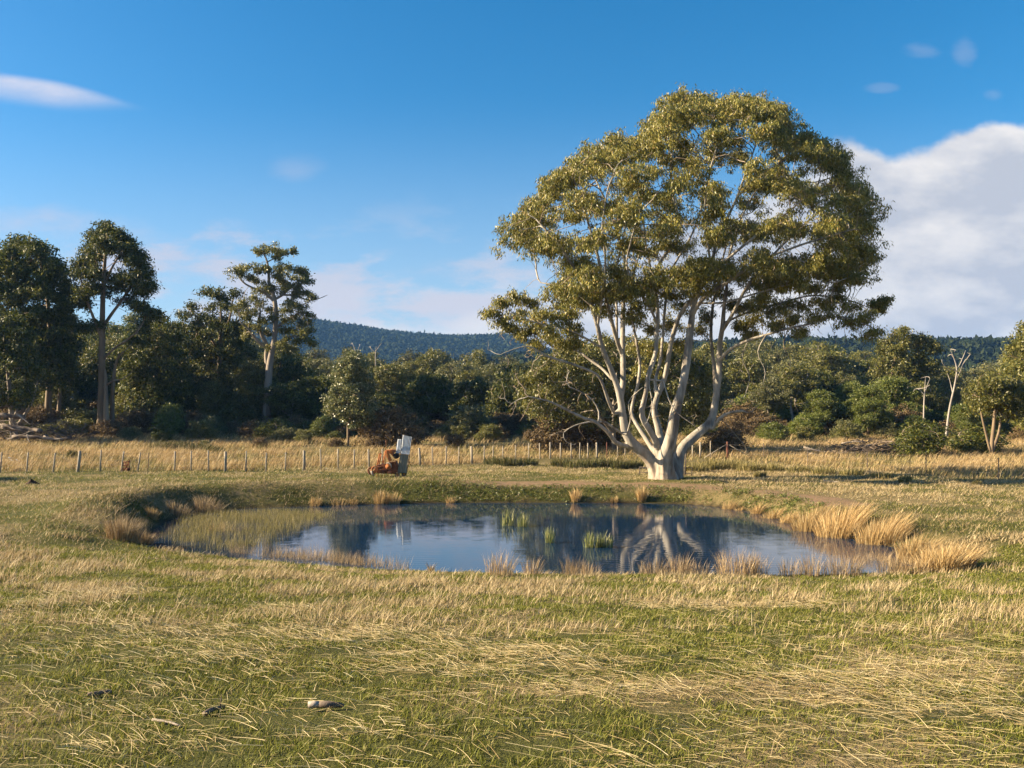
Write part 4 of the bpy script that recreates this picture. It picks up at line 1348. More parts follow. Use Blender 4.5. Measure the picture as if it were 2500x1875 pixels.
SKY = np.array([(-400, 700), (0, 780), (280, 790), (360, 790), (420, 800), (450, 790), (600, 815), (700, 848), (760, 862), (815, 868), (850, 862), (905, 880), (985, 868), (1030, 862), (1080, 846), (1120, 850), (1180, 876), (1260, 868),
                (1330, 880), (1450, 850), (1560, 830), (1700, 850), (1850, 852), (1960, 842), (2020, 845), (2060, 872), (2110, 850), (2180, 870), (2300, 885), (2350, 915), (2420, 905), (2500, 870), (2900, 820)], float)
ADJ = ['slim', 'broad', 'shaggy', 'thin-crowned', 'leaning', 'rounded', 'lopsided', 'full']
KCOL = ['olive', 'dark green', 'sparse olive', 'greyish', 'deep green', 'brownish olive', 'olive', 'bright green', 'sparse grey-green', 'greyish', 'dark green', 'bright green']
SHAPE = {'tall': 'tall-stemmed gum', 'spindly': 'see-through spindly gum', 'broad': 'wide-crowned gum', 'bushy': 'bushy gum leafy to the ground', 'round': 'round bright wattle'}
rows = [   # distance, tree spacing m, top offset px below skyline, height jitter, name of the row
    (92, 3.6, 74, 'nearest row'), (104, 4.0, 48, 'second row'), (120, 4.6, 26, 'middle row'), (142, 5.4, 10, 'fourth row'), (172, 6.4, -2, 'skyline row')]
placed = []
SEGS = [(-400, 300, 'behind the three-stemmed gum'), (300, 560, 'left of the flat-padded tree'), (560, 790, 'around the flat-padded tree'), (790, 1240, 'below the blue hill'), (1240, 1760, 'behind the huge gum'),
        (1760, 2120, 'right of the huge gum'), (2120, 2360, 'around the bare white tree'), (2360, 2900, 'near the right edge')]
rt = np.random.default_rng(77)
for D, sp, off, rname in rows:
    lim = (1420 / F) * D
    x = -lim
    while x < lim:
        xx = x + rt.normal(0, sp * 0.22)
        dd = D + rt.normal(0, D * 0.03)
        px = 1250 + xx / dd * F
        sky = np.interp(px, SKY[:, 0], SKY[:, 1])
        top = sky + off * 0.85 + rt.uniform(-26, 10)
        h = at(px, top, dd)[2] - hz(xx, dd)
        x += sp * rt.uniform(0.75, 1.3)
        if px < 520 and D < 100:
            h = h * 0.62
        if h < 3.0:
            continue
        right = px > 1500
        if D < 100:
            kind = int(rt.choice([0, 2, 7, 9, 2, 9, 8, 0] if right else [5, 6, 10, 4, 1]))
            if kind in (7, 11):
                h = min(h, 6.0)
        elif px < 760:
            kind = int(rt.choice([1, 4, 10, 6, 8]))
        else:
            kind = int(rt.choice([0, 2, 3, 5, 8, 9, 10, 3, 0] if right else [0, 2, 3, 5, 9, 3, 6, 4]))
        placed.append((D, rname, px, xx, dd, h, kind, float(rt.uniform(0.88, 1.2))))
ORD = ['first', 'second', 'third', 'fourth', 'fifth', 'sixth', 'seventh', 'eighth', 'ninth', 'tenth', 'eleventh', 'twelfth', 'thirteenth', 'fourteenth', 'fifteenth']
placed.sort(key=lambda p: (p[0], p[2]))
count = {}
for D, rname, px, xx, dd, h, kind, wide in placed:
    seg = next(i for i, s in enumerate(SEGS) if s[0] <= px < s[1]) if -400 <= px < 2900 else 7
    key = (D, seg)
    k = count.get(key, 0)
    count[key] = k + 1
    lab = '%s %s, %s in the %s %s' % (KCOL[kind], {'tall': 'gum', 'spindly': 'spindly gum', 'broad': 'broad gum', 'bushy': 'bushy gum', 'round': 'wattle'}[STYLES[kind]], ORD[min(k, 14)], rname.replace(' of the wood', ''), SEGS[seg][2])
    rz = float(rt.uniform(0, 6.28))
    if 60 < px < 700 and D < 100:
        pass
    put_tree(kind, xx, dd, h, rz, wide, lab, 'trees of the wood beyond the paddock')
put_tree(4, -41.0, 42.0, 8.5, 1.0, 1.0, "gum standing just outside the left edge whose shadow crosses the paddock")

# bare dead tops rising over the wood below the hill
px_tree('dead_tree', 118.0, 868, [[(868, 1000, 4, 0), (869, 900, 3, 0), (868, 860, 2, 0), (860, 838, 1.0, 0)], [(869, 870, 2, 0), (876, 848, 1.2, 0)]], [(858, 840, 5), (878, 842, 5)],
        'thin dead white tree top poking up in front of the blue hill, left one', M['leaf_olive'], M['bark_dead'], 41, leafed=False, n_att=4, step=0.35, kill=0.3, tip=0.03, jitter=0.3)
px_tree('dead_tree', 118.0, 917, [[(917, 1000, 4, 0), (917, 900, 3, 0), (917, 862, 2, 0), (919, 845, 1.0, 0)], [(917, 858, 2, 0), (928, 842, 1.2, 0)], [(917, 862, 1.6, 0), (905, 850, 1.0, 0)]], [(902, 848, 6), (930, 840, 5)],
        'thin dead white tree top poking up in front of the blue hill, forked right one', M['leaf_olive'], M['bark_dead'], 42, leafed=False, n_att=4, step=0.35, kill=0.3, tip=0.03, jitter=0.3)


# ---------------------------------------------------------------- shrubs
def shrub_kind(i, lm, bk, h=2.0):
    rng = np.random.default_rng(300 + i)
    limbs = [([(0, 0, 0), (math.cos(a) * 0.35, math.sin(a) * 0.35, 0.7), (math.cos(a) * 0.7, math.sin(a) * 0.7, 1.3)], [0.05, 0.035, 0.02]) for a in (0.4, 2.2, 4.1)]
    for l_ in limbs[1:]:
        l_[0][0] = (0.02, 0.0, 0.02)
    ell = [(0, 0, 1.25, 0.85, 0.85, 0.65), (0.5, 0.2, 0.75, 0.8, 0.8, 0.6), (-0.5, -0.2, 0.75, 0.8, 0.8, 0.6)]
    c = darts(ell, 0.36, 500, rng, 0.5)
    return clumps_tree('shrub', (0, 0, 0), limbs, [(p[0], p[1], p[2], rng.uniform(0.3, 0.45)) for p in c], M[lm], M[bk], per=26, sig=0.11, L=0.15, W=0.05, n_att=6, step=0.25, kill=0.25,
                       tip=0.008, seed=310 + i, droop=-0.3, cat='shrub', wood='stems', k_thick=5)


SH = [shrub_kind(0, 'leaf_heath', 'bark_twig'), shrub_kind(1, 'leaf_heath', 'bark_twig'), shrub_kind(2, 'leaf_dark', 'bark_twig'), shrub_kind(3, 'leaf_olive', 'bark_twig'), shrub_kind(4, 'leaf_green', 'bark_twig'), shrub_kind(5, 'leaf_grey', 'bark_twig')]
sh_used = [False] * 6
sh_n = {}


def put_shrub(k, x, y, h, rz, wide, label, group='shrubs along the edge of the wood'):
    s = h / 2.0
    loc = (x, y, hz(x, y) - 0.05)
    if not sh_used[k]:
        sh_used[k] = True
        o = SH[k]
        o.location, o.rotation_euler, o.scale = loc, (0, 0, rz), (s * wide, s * wide, s)
        o['label'], o['group'] = label, group
        return o
    return copy_tree(SH[k], loc, rz, (s * wide, s * wide, s), label, group)


SHC = ['brown heathy', 'brown ragged', 'dark green', 'olive', 'bright green', 'grey-green']
SEG2 = [(-400, 200, 'behind the brush heap'), (200, 420, 'by the three-stemmed gum'), (420, 640, 'under the ragged-topped gum'), (640, 800, 'under the flat-padded tree'), (800, 1000, 'by the glossy young tree'), (1000, 1250, 'right of the rusty machine'),
        (1250, 1560, 'left of the pale trunk'), (1560, 1800, 'right of the pale trunk'), (1800, 2000, 'left of the fallen branches'), (2000, 2300, 'behind the fallen branches'), (2300, 2900, 'near the right edge')]
sl = []
for D, sp, hh in [(70, 4.5, 1.0), (76, 2.6, 1.5), (81, 2.4, 1.9), (86, 2.4, 2.5), (97, 2.3, 3.4)]:
    lim = 1330 / F * D
    x = -lim
    while x < lim:
        dd = D + rt.normal(0, 1.4)
        px = 1250 + x / dd * F
        x += sp * rt.uniform(0.6, 1.5)
        if D == 70 and (px < 380 or px > 1300 or rt.random() < 0.3):
            continue
        if D == 76 and (px < 560 or rt.random() < 0.35):
            continue
        if 2040 < px < 2200 and D < 80:
            continue
        k = int(rt.choice([0, 1, 0, 1, 2, 3, 5] if px < 1500 else [3, 4, 5, 1, 0, 2, 4]))
        sl.append((D, px, x, dd, hh * rt.uniform(0.6, 1.25), k, float(rt.uniform(0.9, 1.5))))
sl.sort(key=lambda p: (p[0], p[1]))
cn = {}
for D, px, xx, dd, h, k, wide in sl:
    px = 1250 + xx / dd * F
    seg = next((i for i, s in enumerate(SEG2) if s[0] <= px < s[1]), 10)
    key = (D, seg)
    n = cn.get(key, 0)
    cn[key] = n + 1
    rn = {70: 'outermost', 76: 'nearest', 81: 'middle', 86: 'third', 97: 'farthest'}[D]
    put_shrub(k, xx, dd, h, float(rt.uniform(0, 6.28)), wide, '%s shrub %s, %s from left in the %s line' % (SHC[k], SEG2[seg][2], ORD[min(n, 14)], rn))
# single bushes with a place of their own
for k, px, py, D, h, w_, lab in [
        (1, 955, 1085, 72, 3.4, 1.1, 'large brown twiggy bush right behind the rusty machine'),
        (0, 1352, 1098, 66, 3.0, 1.1, 'round reddish brown bush behind the fence, left of the pale trunk'),
        (0, 1445, 1098, 68, 2.8, 1.2, 'wide brown bush behind the fence, nearest to the pale trunk on its left'),
        (4, 415, 1030, 84, 3.2, 0.8, 'bright feathery young wattle in the shade right of the three-stemmed gum'),
        (4, 790, 1050, 80, 2.2, 0.8, 'small bright green sapling left of the glossy young tree'),
        (0, 1770, 1110, 66, 1.8, 1.7, 'low reddish brown bush behind the strainer post right of the pale trunk'),
        (2, 2245, 1125, 62, 2.6, 1.3, 'black-green rounded bush at the right end of the fallen branches'),
        (2, 2380, 1120, 64, 2.2, 1.6, 'low dark spreading bush left of the slender brown stems'),
        (2, 1240, 1050, 90, 6.5, 0.75, 'dark green conifer-like tree left of the huge gum')]:
    x = (px - 1250) / F * D
    o = put_shrub(k, x, D, h, 0.7 * px, w_, lab, None)
    if 'group' in o.keys():
        del o['group']
    if 'tree' in lab and 'conifer' in lab:
        o['category'] = 'tree'
for px, D, h, lab in [(2005, 84, 4.6, 'bright green umbrella-shaped wattle in front of the right hand wood'), (2120, 82, 5.0, 'bright green billowing wattle behind the fallen branches'), (2085, 85, 3.6, 'small bright green wattle between the two larger ones'),
                      (2215, 86, 3.4, 'bright green wattle at the foot of the two dead trees'), (1880, 88, 4.2, 'dull green round wattle at the left end of the right hand wood'), (2360, 80, 3.2, 'bright green low wattle right of the bare white tree')]:
    x = (px - 1250) / F * D
    o = put_tree(7 if px % 2 else 11, x, D, h, px * 0.3, 1.15, lab)
    if 'group' in o.keys():
        del o['group']

for KK, UU in ((KINDS, used), (SH, sh_used)):
    for i, u_ in enumerate(UU):
        if not u_:
            for ch in list(KK[i].children):
                bpy.data.objects.remove(ch)
            bpy.data.objects.remove(KK[i])
# ---------------------------------------------------------------- grass
def blades_mesh(x, y, z, h, w, lean_x, lean_y, curl, rng, seg=2, yaw=None):
    """ribbons rooted at (x,y,z); lean_* = horizontal travel of the tip as a share of the height"""
    n = len(x)
    yaw = rng.uniform(0, np.pi, n) if yaw is None else yaw
    sx, sy = np.cos(yaw) * w * 0.5, np.sin(yaw) * w * 0.5
    base = np.stack([x, y, z], 1)
    S = np.stack([sx, sy, np.zeros(n)], 1)
    rows = []
    for k in range(seg):
        t = k / seg
        c = base + np.stack([lean_x * h * t ** (1 + curl), lean_y * h * t ** (1 + curl), h * t * (1 - 0.12 * t)], 1)
        ww = 1 - 0.35 * t
        rows += [c - S * ww, c + S * ww]
    rows.append(base + np.stack([lean_x * h, lean_y * h, h * 0.9], 1))
    V = np.stack(rows, 1)
    m = V.shape[1]
    o = np.arange(n)[:, None] * m
    Q = [o + np.array([[2 * k, 2 * k + 1, 2 * k + 3, 2 * k + 2]]) for k in range(seg - 1)]
    T = o + np.array([[2 * seg - 2, 2 * seg - 1, 2 * seg]])
    return V.reshape(-1, 3), ([np.concatenate(Q)] if Q else []) + [T]


def emit(n, y0, y1, power, margin=1.5, rng=RNG):
    """random ground points inside the wedge in front of the camera; density falls as 1 / y**power"""
    t = rng.random(n)
    e = 2 - power
    y = (y0 ** e + t * (y1 ** e - y0 ** e)) ** (1 / e) if abs(e) > 1e-6 else y0 * (y1 / y0) ** t
    x = rng.uniform(-1, 1, n) * (0.62 * y + margin)
    return x, y


M['grass_green'] = leafy('grass_green', [(0, (0.060, 0.076, 0.012)), (0.35, (0.125, 0.142, 0.020)), (0.7, (0.205, 0.208, 0.034)), (0.9, (0.25, 0.23, 0.07)), (1, (0.36, 0.30, 0.13))], 0.35, 0.6, 0.2)
M['grass_dry'] = leafy('grass_dry', [(0, (0.21, 0.155, 0.075)), (0.4, (0.36, 0.275, 0.140)), (0.8, (0.50, 0.40, 0.225)), (1, (0.60, 0.50, 0.31))], 0.3, 0.6, 0.25)
M['straw'] = leafy('straw', [(0, (0.26, 0.18, 0.075)), (0.4, (0.46, 0.35, 0.16)), (0.8, (0.60, 0.49, 0.26)), (1, (0.70, 0.61, 0.38))], 0.1, 0.5, 0.35)
M['grass_tall'] = leafy('grass_tall', [(0, (0.22, 0.155, 0.07)), (0.4, (0.38, 0.27, 0.125)), (0.8, (0.52, 0.39, 0.20)), (1, (0.60, 0.48, 0.28))], 0.3, 0.6, 0.2)
M['rush_green'] = leafy('rush_green', [(0, (0.035, 0.045, 0.012)), (0.5, (0.075, 0.080, 0.022)), (0.85, (0.13, 0.12, 0.04)), (1, (0.24, 0.19, 0.09))], 0.15, 0.6, 0.2)
M['reed_tan'] = leafy('reed_tan', [(0, (0.24, 0.15, 0.06)), (0.4, (0.40, 0.27, 0.11)), (0.8, (0.54, 0.39, 0.18)), (1, (0.62, 0.50, 0.28))], 0.25, 0.55, 0.25)
M['reed_pink'] = leafy('reed_pink', [(0, (0.19, 0.125, 0.06)), (0.5, (0.35, 0.255, 0.135)), (1, (0.52, 0.41, 0.25))], 0.2, 0.6, 0.2)
M['reed_green'] = leafy('reed_green', [(0, (0.12, 0.15, 0.045)), (0.5, (0.24, 0.26, 0.09)), (0.8, (0.40, 0.38, 0.17)), (1, (0.55, 0.48, 0.24))], 0.3, 0.5, 0.3)
M['sedge'] = leafy('sedge', [(0, (0.09, 0.085, 0.025)), (0.5, (0.19, 0.165, 0.055)), (0.85, (0.30, 0.25, 0.10)), (1, (0.42, 0.34, 0.17))], 0.25, 0.6, 0.2)

THATCH = [(420, 1545, 240, 26), (800, 1555, 260, 30), (1150, 1600, 330, 30), (1400, 1625, 220, 22), (230, 1455, 150, 22), (2230, 1700, 330, 70), (2330, 1640, 250, 34), (1700, 1480, 230, 16), (1950, 1480, 180, 14),
          (900, 1800, 240, 26), (1150, 1640, 260, 24), (700, 1490, 90, 12), (560, 1600, 160, 20), (1560, 1690, 260, 26), (2450, 1760, 160, 40), (350, 1840, 220, 26), (1000, 1560, 200, 20), (1900, 1660, 160, 20)]


def proj(x, y, z):
    f = y * CP + (z - CAMZ) * SP
    v = -y * SP + (z - CAMZ) * CP
    return 1250 + x / f * F, 937.5 - v / f * F


# world-space ellipses on the ground made once from the places in the photograph
THW = []
for a, b, ra, rb in THATCH:
    g0, g1, g2 = ground(a, b), ground(a + ra, b), ground(a, b - rb)
    THW.append((g0[0], g0[1], abs(g1[0] - g0[0]), abs(g2[1] - g0[1])))


def thatch_w(x, y):
    v = np.zeros_like(x)
    for a, b, rx, ry in THW:
        n_ = (fbm(x * 1.3 + a, y * 1.3, 77, 3) - 0.5) * 1.1
        v = np.maximum(v, smooth(((x - a) / rx) ** 2 + ((y - b) / ry) ** 2 + n_, 1.1, 0.2))
    return v


def turf():
    rng = np.random.default_rng(31)
    # short green turf near the camera
    x, y = emit(700000, 2.6, 23.0, 0.9, 4.0, rng)
    s = pond_sd(x, y)
    dry = dry_mask(x, y)
    clump = fbm(x * 3.1, y * 3.1, 51, 3)
    keep = (s > 0.12) & (rng.random(len(x)) < smooth(clump, 0.30, 0.58) * (1 - 0.40 * dry) + 0.06)
    x, y, clump = x[keep], y[keep], clump[keep]
    z = height(x, y)
    h = (0.014 + 0.036 * rng.random(len(x)) ** 1.5) * (0.55 + 1.1 * clump) * (1 + 0.02 * y)
    w = 0.0032 + 0.00062 * y
    V, Fc = blades_mesh(x, y, z - 0.004, h, w, rng.normal(0.25, 0.6, len(x)), rng.normal(0, 0.6, len(x)), 0.6, rng, 2)
    tag(mesh_np('short_grass', V, Fc, M['grass_green']), 'short green turf covering the near bank', 'grass', kind='stuff')
    # dry standing stems
    x, y = emit(270000, 2.8, 24.0, 0.4, 4.0, rng)
    s = pond_sd(x, y)
    dry = dry_mask(x, y)
    n1 = fbm(x * 1.1 + 40, y * 1.6, 61, 4)
    dist = 0.13 + 0.87 * smooth(y, 7.5, 12.5)
    keep = (s > 0.05) & (rng.random(len(x)) < (0.10 + 0.90 * smooth(n1 * 0.62 + dry * 0.18, 0.34, 0.54)) * dist)
    x, y, n1, s = x[keep], y[keep], n1[keep], s[keep]
    z = height(x, y)
    h = (0.035 + 0.13 * rng.random(len(x)) ** 1.8) * (0.5 + 1.1 * smooth(n1, 0.35, 0.65)) * (0.65 + 0.35 * smooth(y, 6, 11)) * (1 - 0.25 * smooth(s, 3.0, 0.5))
    w = 0.0022 + 0.00060 * y
    V, Fc = blades_mesh(x, y, z - 0.004, h, w, rng.normal(0.35, 0.40, len(x)), rng.normal(0.0, 0.35, len(x)), 0.4, rng, 2)
    tag(mesh_np('dry_grass', V, Fc, M['grass_dry']), 'dry straw-coloured stems standing in the near turf', 'grass', kind='stuff')


def straw():
    """fallen stems lying on the turf: long and loose close to the camera, thick in the thatch patches"""
    rng = np.random.default_rng(32)
    xa, ya = emit(175000, 2.6, 12.5, 1.2, 4.0, rng)
    k = rng.random(len(xa)) < (0.09 + 0.17 * smooth(fbm(xa * 0.8, ya * 1.6, 91, 3), 0.45, 0.62)) * smooth(ya, 12.5, 8.0)
    xa, ya = xa[k], ya[k]
    xb, yb = emit(350000, 2.6, 19.0, 0.7, 4.0, rng)
    tw = thatch_w(xb, yb)
    k = rng.random(len(xb)) < tw * 0.62
    xb, yb = xb[k], yb[k]
    x, y = np.r_[xa, xb], np.r_[ya, yb]
    loose = np.r_[np.ones(len(xa)), np.zeros(len(xb))]
    s = pond_sd(x, y)
    k = s > 0.3
    x, y, loose = x[k], y[k], loose[k]
    n = len(x)
    ang = rng.normal(-0.38, 0.42, n) + np.where(rng.random(n) < 0.16, rng.uniform(-1.5, 1.5, n), 0)
    ang = ang + np.where(rng.random(n) < 0.5, np.pi, 0)
    L = np.where(loose > 0, rng.uniform(0.05, 0.24, n), rng.uniform(0.05, 0.19, n))
    w = (0.0010 + 0.00021 * y) * rng.uniform(0.6, 1.4, n)
    m = 4
    t = np.linspace(0, 1, m)
    bend = rng.normal(0, 0.06, n)
    kink = np.where(rng.random(n) < 0.10, rng.uniform(-0.8, 0.8, n), 0)
    px_, py_ = x.copy(), y.copy()
    a = ang.copy()
    rows = []
    lift = np.abs(rng.normal(0, 0.02, n)) + 0.012
    up = rng.uniform(-0.03, 0.05, n)
    for k_ in range(m):
        zz = height(px_, py_) + lift + up * t[k_] + 0.005 * np.sin(np.pi * t[k_])
        dx, dy = np.cos(a), np.sin(a)
        ww = w * (1 - 0.4 * t[k_])
        # slightly rolled ribbon: faces lean towards any direction
        rows.append(np.stack([px_ - dy * ww * 0.5, py_ + dx * ww * 0.5, zz - ww * 0.25], 1))
        rows.append(np.stack([px_ + dy * ww * 0.5, py_ - dx * ww * 0.5, zz + ww * 0.25], 1))
        px_ = px_ + dx * L / (m - 1)
        py_ = py_ + dy * L / (m - 1)
        a = a + bend * 0.4 + (kink if k_ == 1 else 0)
    V = np.stack(rows, 1)
    o = np.arange(n)[:, None] * (2 * m)
    Q = np.concatenate([o + np.array([[2 * q, 2 * q + 1, 2 * q + 3, 2 * q + 2]]) for q in range(m - 1)])
    tag(mesh_np('straw', V.reshape(-1, 3), Q, M['straw']), 'pale fallen straw strewn in drifts over the near turf', 'straw', kind='stuff')


def paddock():
    rng = np.random.default_rng(33)
    x, y = emit(330000, 22.5, 56.0, 1.0, 5.0, rng)
    s = pond_sd(x, y)
    tr = track_mask(x, y)
    dry = dry_mask(x, y)
    n1 = fbm(x * 0.9, y * 0.9, 63, 4)
    dirtless = rng.random(len(x)) > np.minimum(1, tr * 1.6)
    keep = (s > 0.10) & dirtless & (rng.random(len(x)) < 0.25 + 0.75 * smooth(n1, 0.3, 0.55))
    right = smooth(x, 6, 12) * smooth(y, 30, 44)
    isdry = rng.random(len(x)) < (0.16 + 0.42 * dry + 0.35 * right) * smooth(s, 0.9, 2.0) + 0.05
    for nm, sel, mat, hh, lab in [('paddock_grass', keep & ~isdry, 'grass_green', 0.085, 'green paddock grass around and beyond the pond'), ('dry_paddock_grass', keep & isdry, 'grass_dry', 0.13, 'dry tan tufts through the paddock around the pond')]:
        X, Yy = x[sel], y[sel]
        n = len(X)
        z = height(X, Yy)
        h = hh * (0.45 + 0.9 * rng.random(n) ** 1.5) * (0.5 + 1.0 * n1[sel]) * (1 - 0.45 * smooth(seg_dist(X, Yy, TRACK, False), 4.0, 2.0))
        w = 0.009 + 0.00040 * Yy
        V, Fc = blades_mesh(X, Yy, z - 0.01, h, w, rng.normal(0.3, 0.6, n), rng.normal(0, 0.5, n), 0.5, rng, 1)
        tag(mesh_np(nm, V, Fc, M[mat]), lab, 'grass', kind='stuff')


FENCE_L = [at(a, b, 1.0) for a, b in []]


def fence_y(x):
    """distance of the post-and-wire fence as a function of x"""
    return np.interp(x, [-60, -28, -12, -5, 2, 8, 14, 16.9, 20.4, 21.6, 23.7, 30, 60], [47.5, 48.8, 50.5, 55.0, 60.0, 61.5, 61.0, 59.6, 51.0, 46.4, 43.3, 38.0, 30.0])


def tall_grass():
    rng = np.random.default_rng(34)
    x, y = emit(480000, 42.0, 100.0, 0.9, 6.0, rng)
    beyond = y - fence_y(x)
    n1 = fbm(x * 0.28, y * 0.5, 65, 4)
    n2 = fbm(x * 1.1, y * 1.6, 66, 3)
    edge = np.where(x > 6, smooth(beyond, -6.0, 1.0), smooth(beyond, -0.1, 0.5))
    # a mown strip behind the left fence
    gap = np.where((x > -17) & (x < 0), smooth(np.abs(beyond - 19.0), 3.0, 5.0) * 0.9 + 0.1, 1.0)
    thin = 1 - 0.55 * smooth(x, 3, 8) * smooth(beyond, 2.0, -4.0)
    keep = rng.random(len(x)) < edge * gap * thin * (0.22 + 0.78 * smooth(n1, 0.36, 0.56)) * (0.45 + 0.55 * smooth(n2, 0.3, 0.55))
    x, y, n1, n2, beyond = x[keep], y[keep], n1[keep], n2[keep], beyond[keep]
    n = len(x)
    z = height(x, y)
    h = (0.22 + 0.42 * rng.random(n)) * (0.55 + 0.9 * n2) * (0.6 + 0.4 * smooth(beyond, -3, 3))
    w = 0.010 + 0.00034 * y
    green = (rng.random(n) < np.where(x > 3, 0.45 * smooth(beyond, 4, -3), 0.06)) | ((n1 < 0.47) & (rng.random(n) < 0.75))
    for nm, sel, mat, lab in [('tall_dry_grass', ~green, 'grass_tall', 'tall golden dry grass beyond and along the wire fence'), ('tall_green_grass', green, 'sedge', 'greenish rank grass mixed into the tall dry grass')]:
        V, Fc = blades_mesh(x[sel], y[sel], z[sel] - 0.02, h[sel], w[sel], rng.normal(0.42, 0.22, sel.sum()), rng.normal(0, 0.25, sel.sum()), 0.7, rng, 2)
        tag(mesh_np(nm, V, Fc, M[mat]), lab, 'grass', kind='stuff')


def bank_grass():
    rng = np.random.default_rng(37)
    n = 190000
    x = rng.uniform(-21, 19, n)
    y = rng.uniform(21, 43, n)
    s = pond_sd(x, y)
    n1 = fbm(x * 0.9, y * 0.9, 73, 4)
    k = (s > 0.06) & (s < 2.6) & (rng.random(n) < 0.25 + 0.75 * smooth(n1, 0.36, 0.56)) & (rng.random(n) > np.minimum(1, 1.5 * track_mask(x, y))) & (y > 24.5)
    x, y, n1 = x[k], y[k], n1[k]
    brown = rng.random(len(x)) < np.where(x < -2, 0.38, 0.16)
    z = height(x, y)
    for nm, sel, mat, hh, lab in [('bank_grass', ~brown, 'rush_green', 0.11, 'dark green grass on the slopes round the pond'), ('dry_bank_grass', brown, 'reed_pink', 0.15, 'brownish dry grass on the slopes round the pond')]:  # dark green blades also stand in for the shade on the bank
        m_ = int(sel.sum())
        V, Fc = blades_mesh(x[sel], y[sel], z[sel] - 0.01, hh * (0.4 + 1.1 * rng.random(m_) ** 1.5) * (0.6 + 0.9 * n1[sel]), np.full(m_, 0.017), rng.normal(0.3, 0.6, m_), rng.normal(-0.1, 0.5, m_), 0.5, rng, 1)
        tag(mesh_np(nm, V, Fc, M[mat]), lab, 'grass', kind='stuff')


def bank_plants():
    """low leafy green weeds on the far bank"""
    rng = np.random.default_rng(35)
    n = 60000
    x = rng.uniform(-16, 17, n)
    y = rng.uniform(26, 41, n)
    s = pond_sd(x, y)
    k = (s > 0.05) & (s < 1.3) & (y > 27) & (x > -4.5 + rng.normal(0, 1.5, n)) & (rng.random(n) < smooth(fbm(x * 1.4, y * 1.4, 71), 0.38, 0.55))
    x, y = x[k], y[k]
    C = np.c_[x, y, height(x, y) + 0.05]
    V, Q = leaves(C, 3, 0.05, 0.075, 0.04, -0.2, rng, 0.6)
    tag(mesh_np('bank_weeds', V, Q, M['leaf_green']), 'leafy green weeds covering the steep far bank of the pond', 'weeds', kind='stuff')


def tussock(name, px, py, hpx, wpx, nb, mat, label, cat, group=None, lean=0.15, on_water=False, seed=0, width=0.010, splay=0.35, dD=0.0, cattail=False):
    """one clump of long blades whose foot stands at the photograph pixel"""
    rng = np.random.default_rng(900 + seed)
    g = on_z(px, py, WATER_Z) if on_water else ground(px, py)
    D = g[1] + dD
    H = hpx / F * D
    R = wpx / F * D * 0.5
    a = rng.uniform(0, 2 * np.pi, nb)
    r = R * np.sqrt(rng.random(nb))
    x, y = np.cos(a) * r, np.sin(a) * r * 0.8
    h = H * rng.uniform(0.45, 1.0, nb) * (1 - 0.25 * (r / R) ** 2)
    if on_water:
        z = np.full(nb, -0.10)
    else:
        z = height(x + g[0], y + D) - g[2] - 0.03
    lx = lean + np.cos(a) * (r / R) * splay + rng.normal(0, 0.13, nb)
    ly = np.sin(a) * (r / R) * splay + rng.normal(0, 0.13, nb)
    V, Fc = blades_mesh(x, y, z, h, np.full(nb, width) * rng.uniform(0.6, 1.3, nb), lx, ly, 0.9, rng, 3)
    o = mesh_np(name, V, Fc, mat)
    o.location = (g[0], D, g[2])
    tag(o, label, cat, group)
    return o


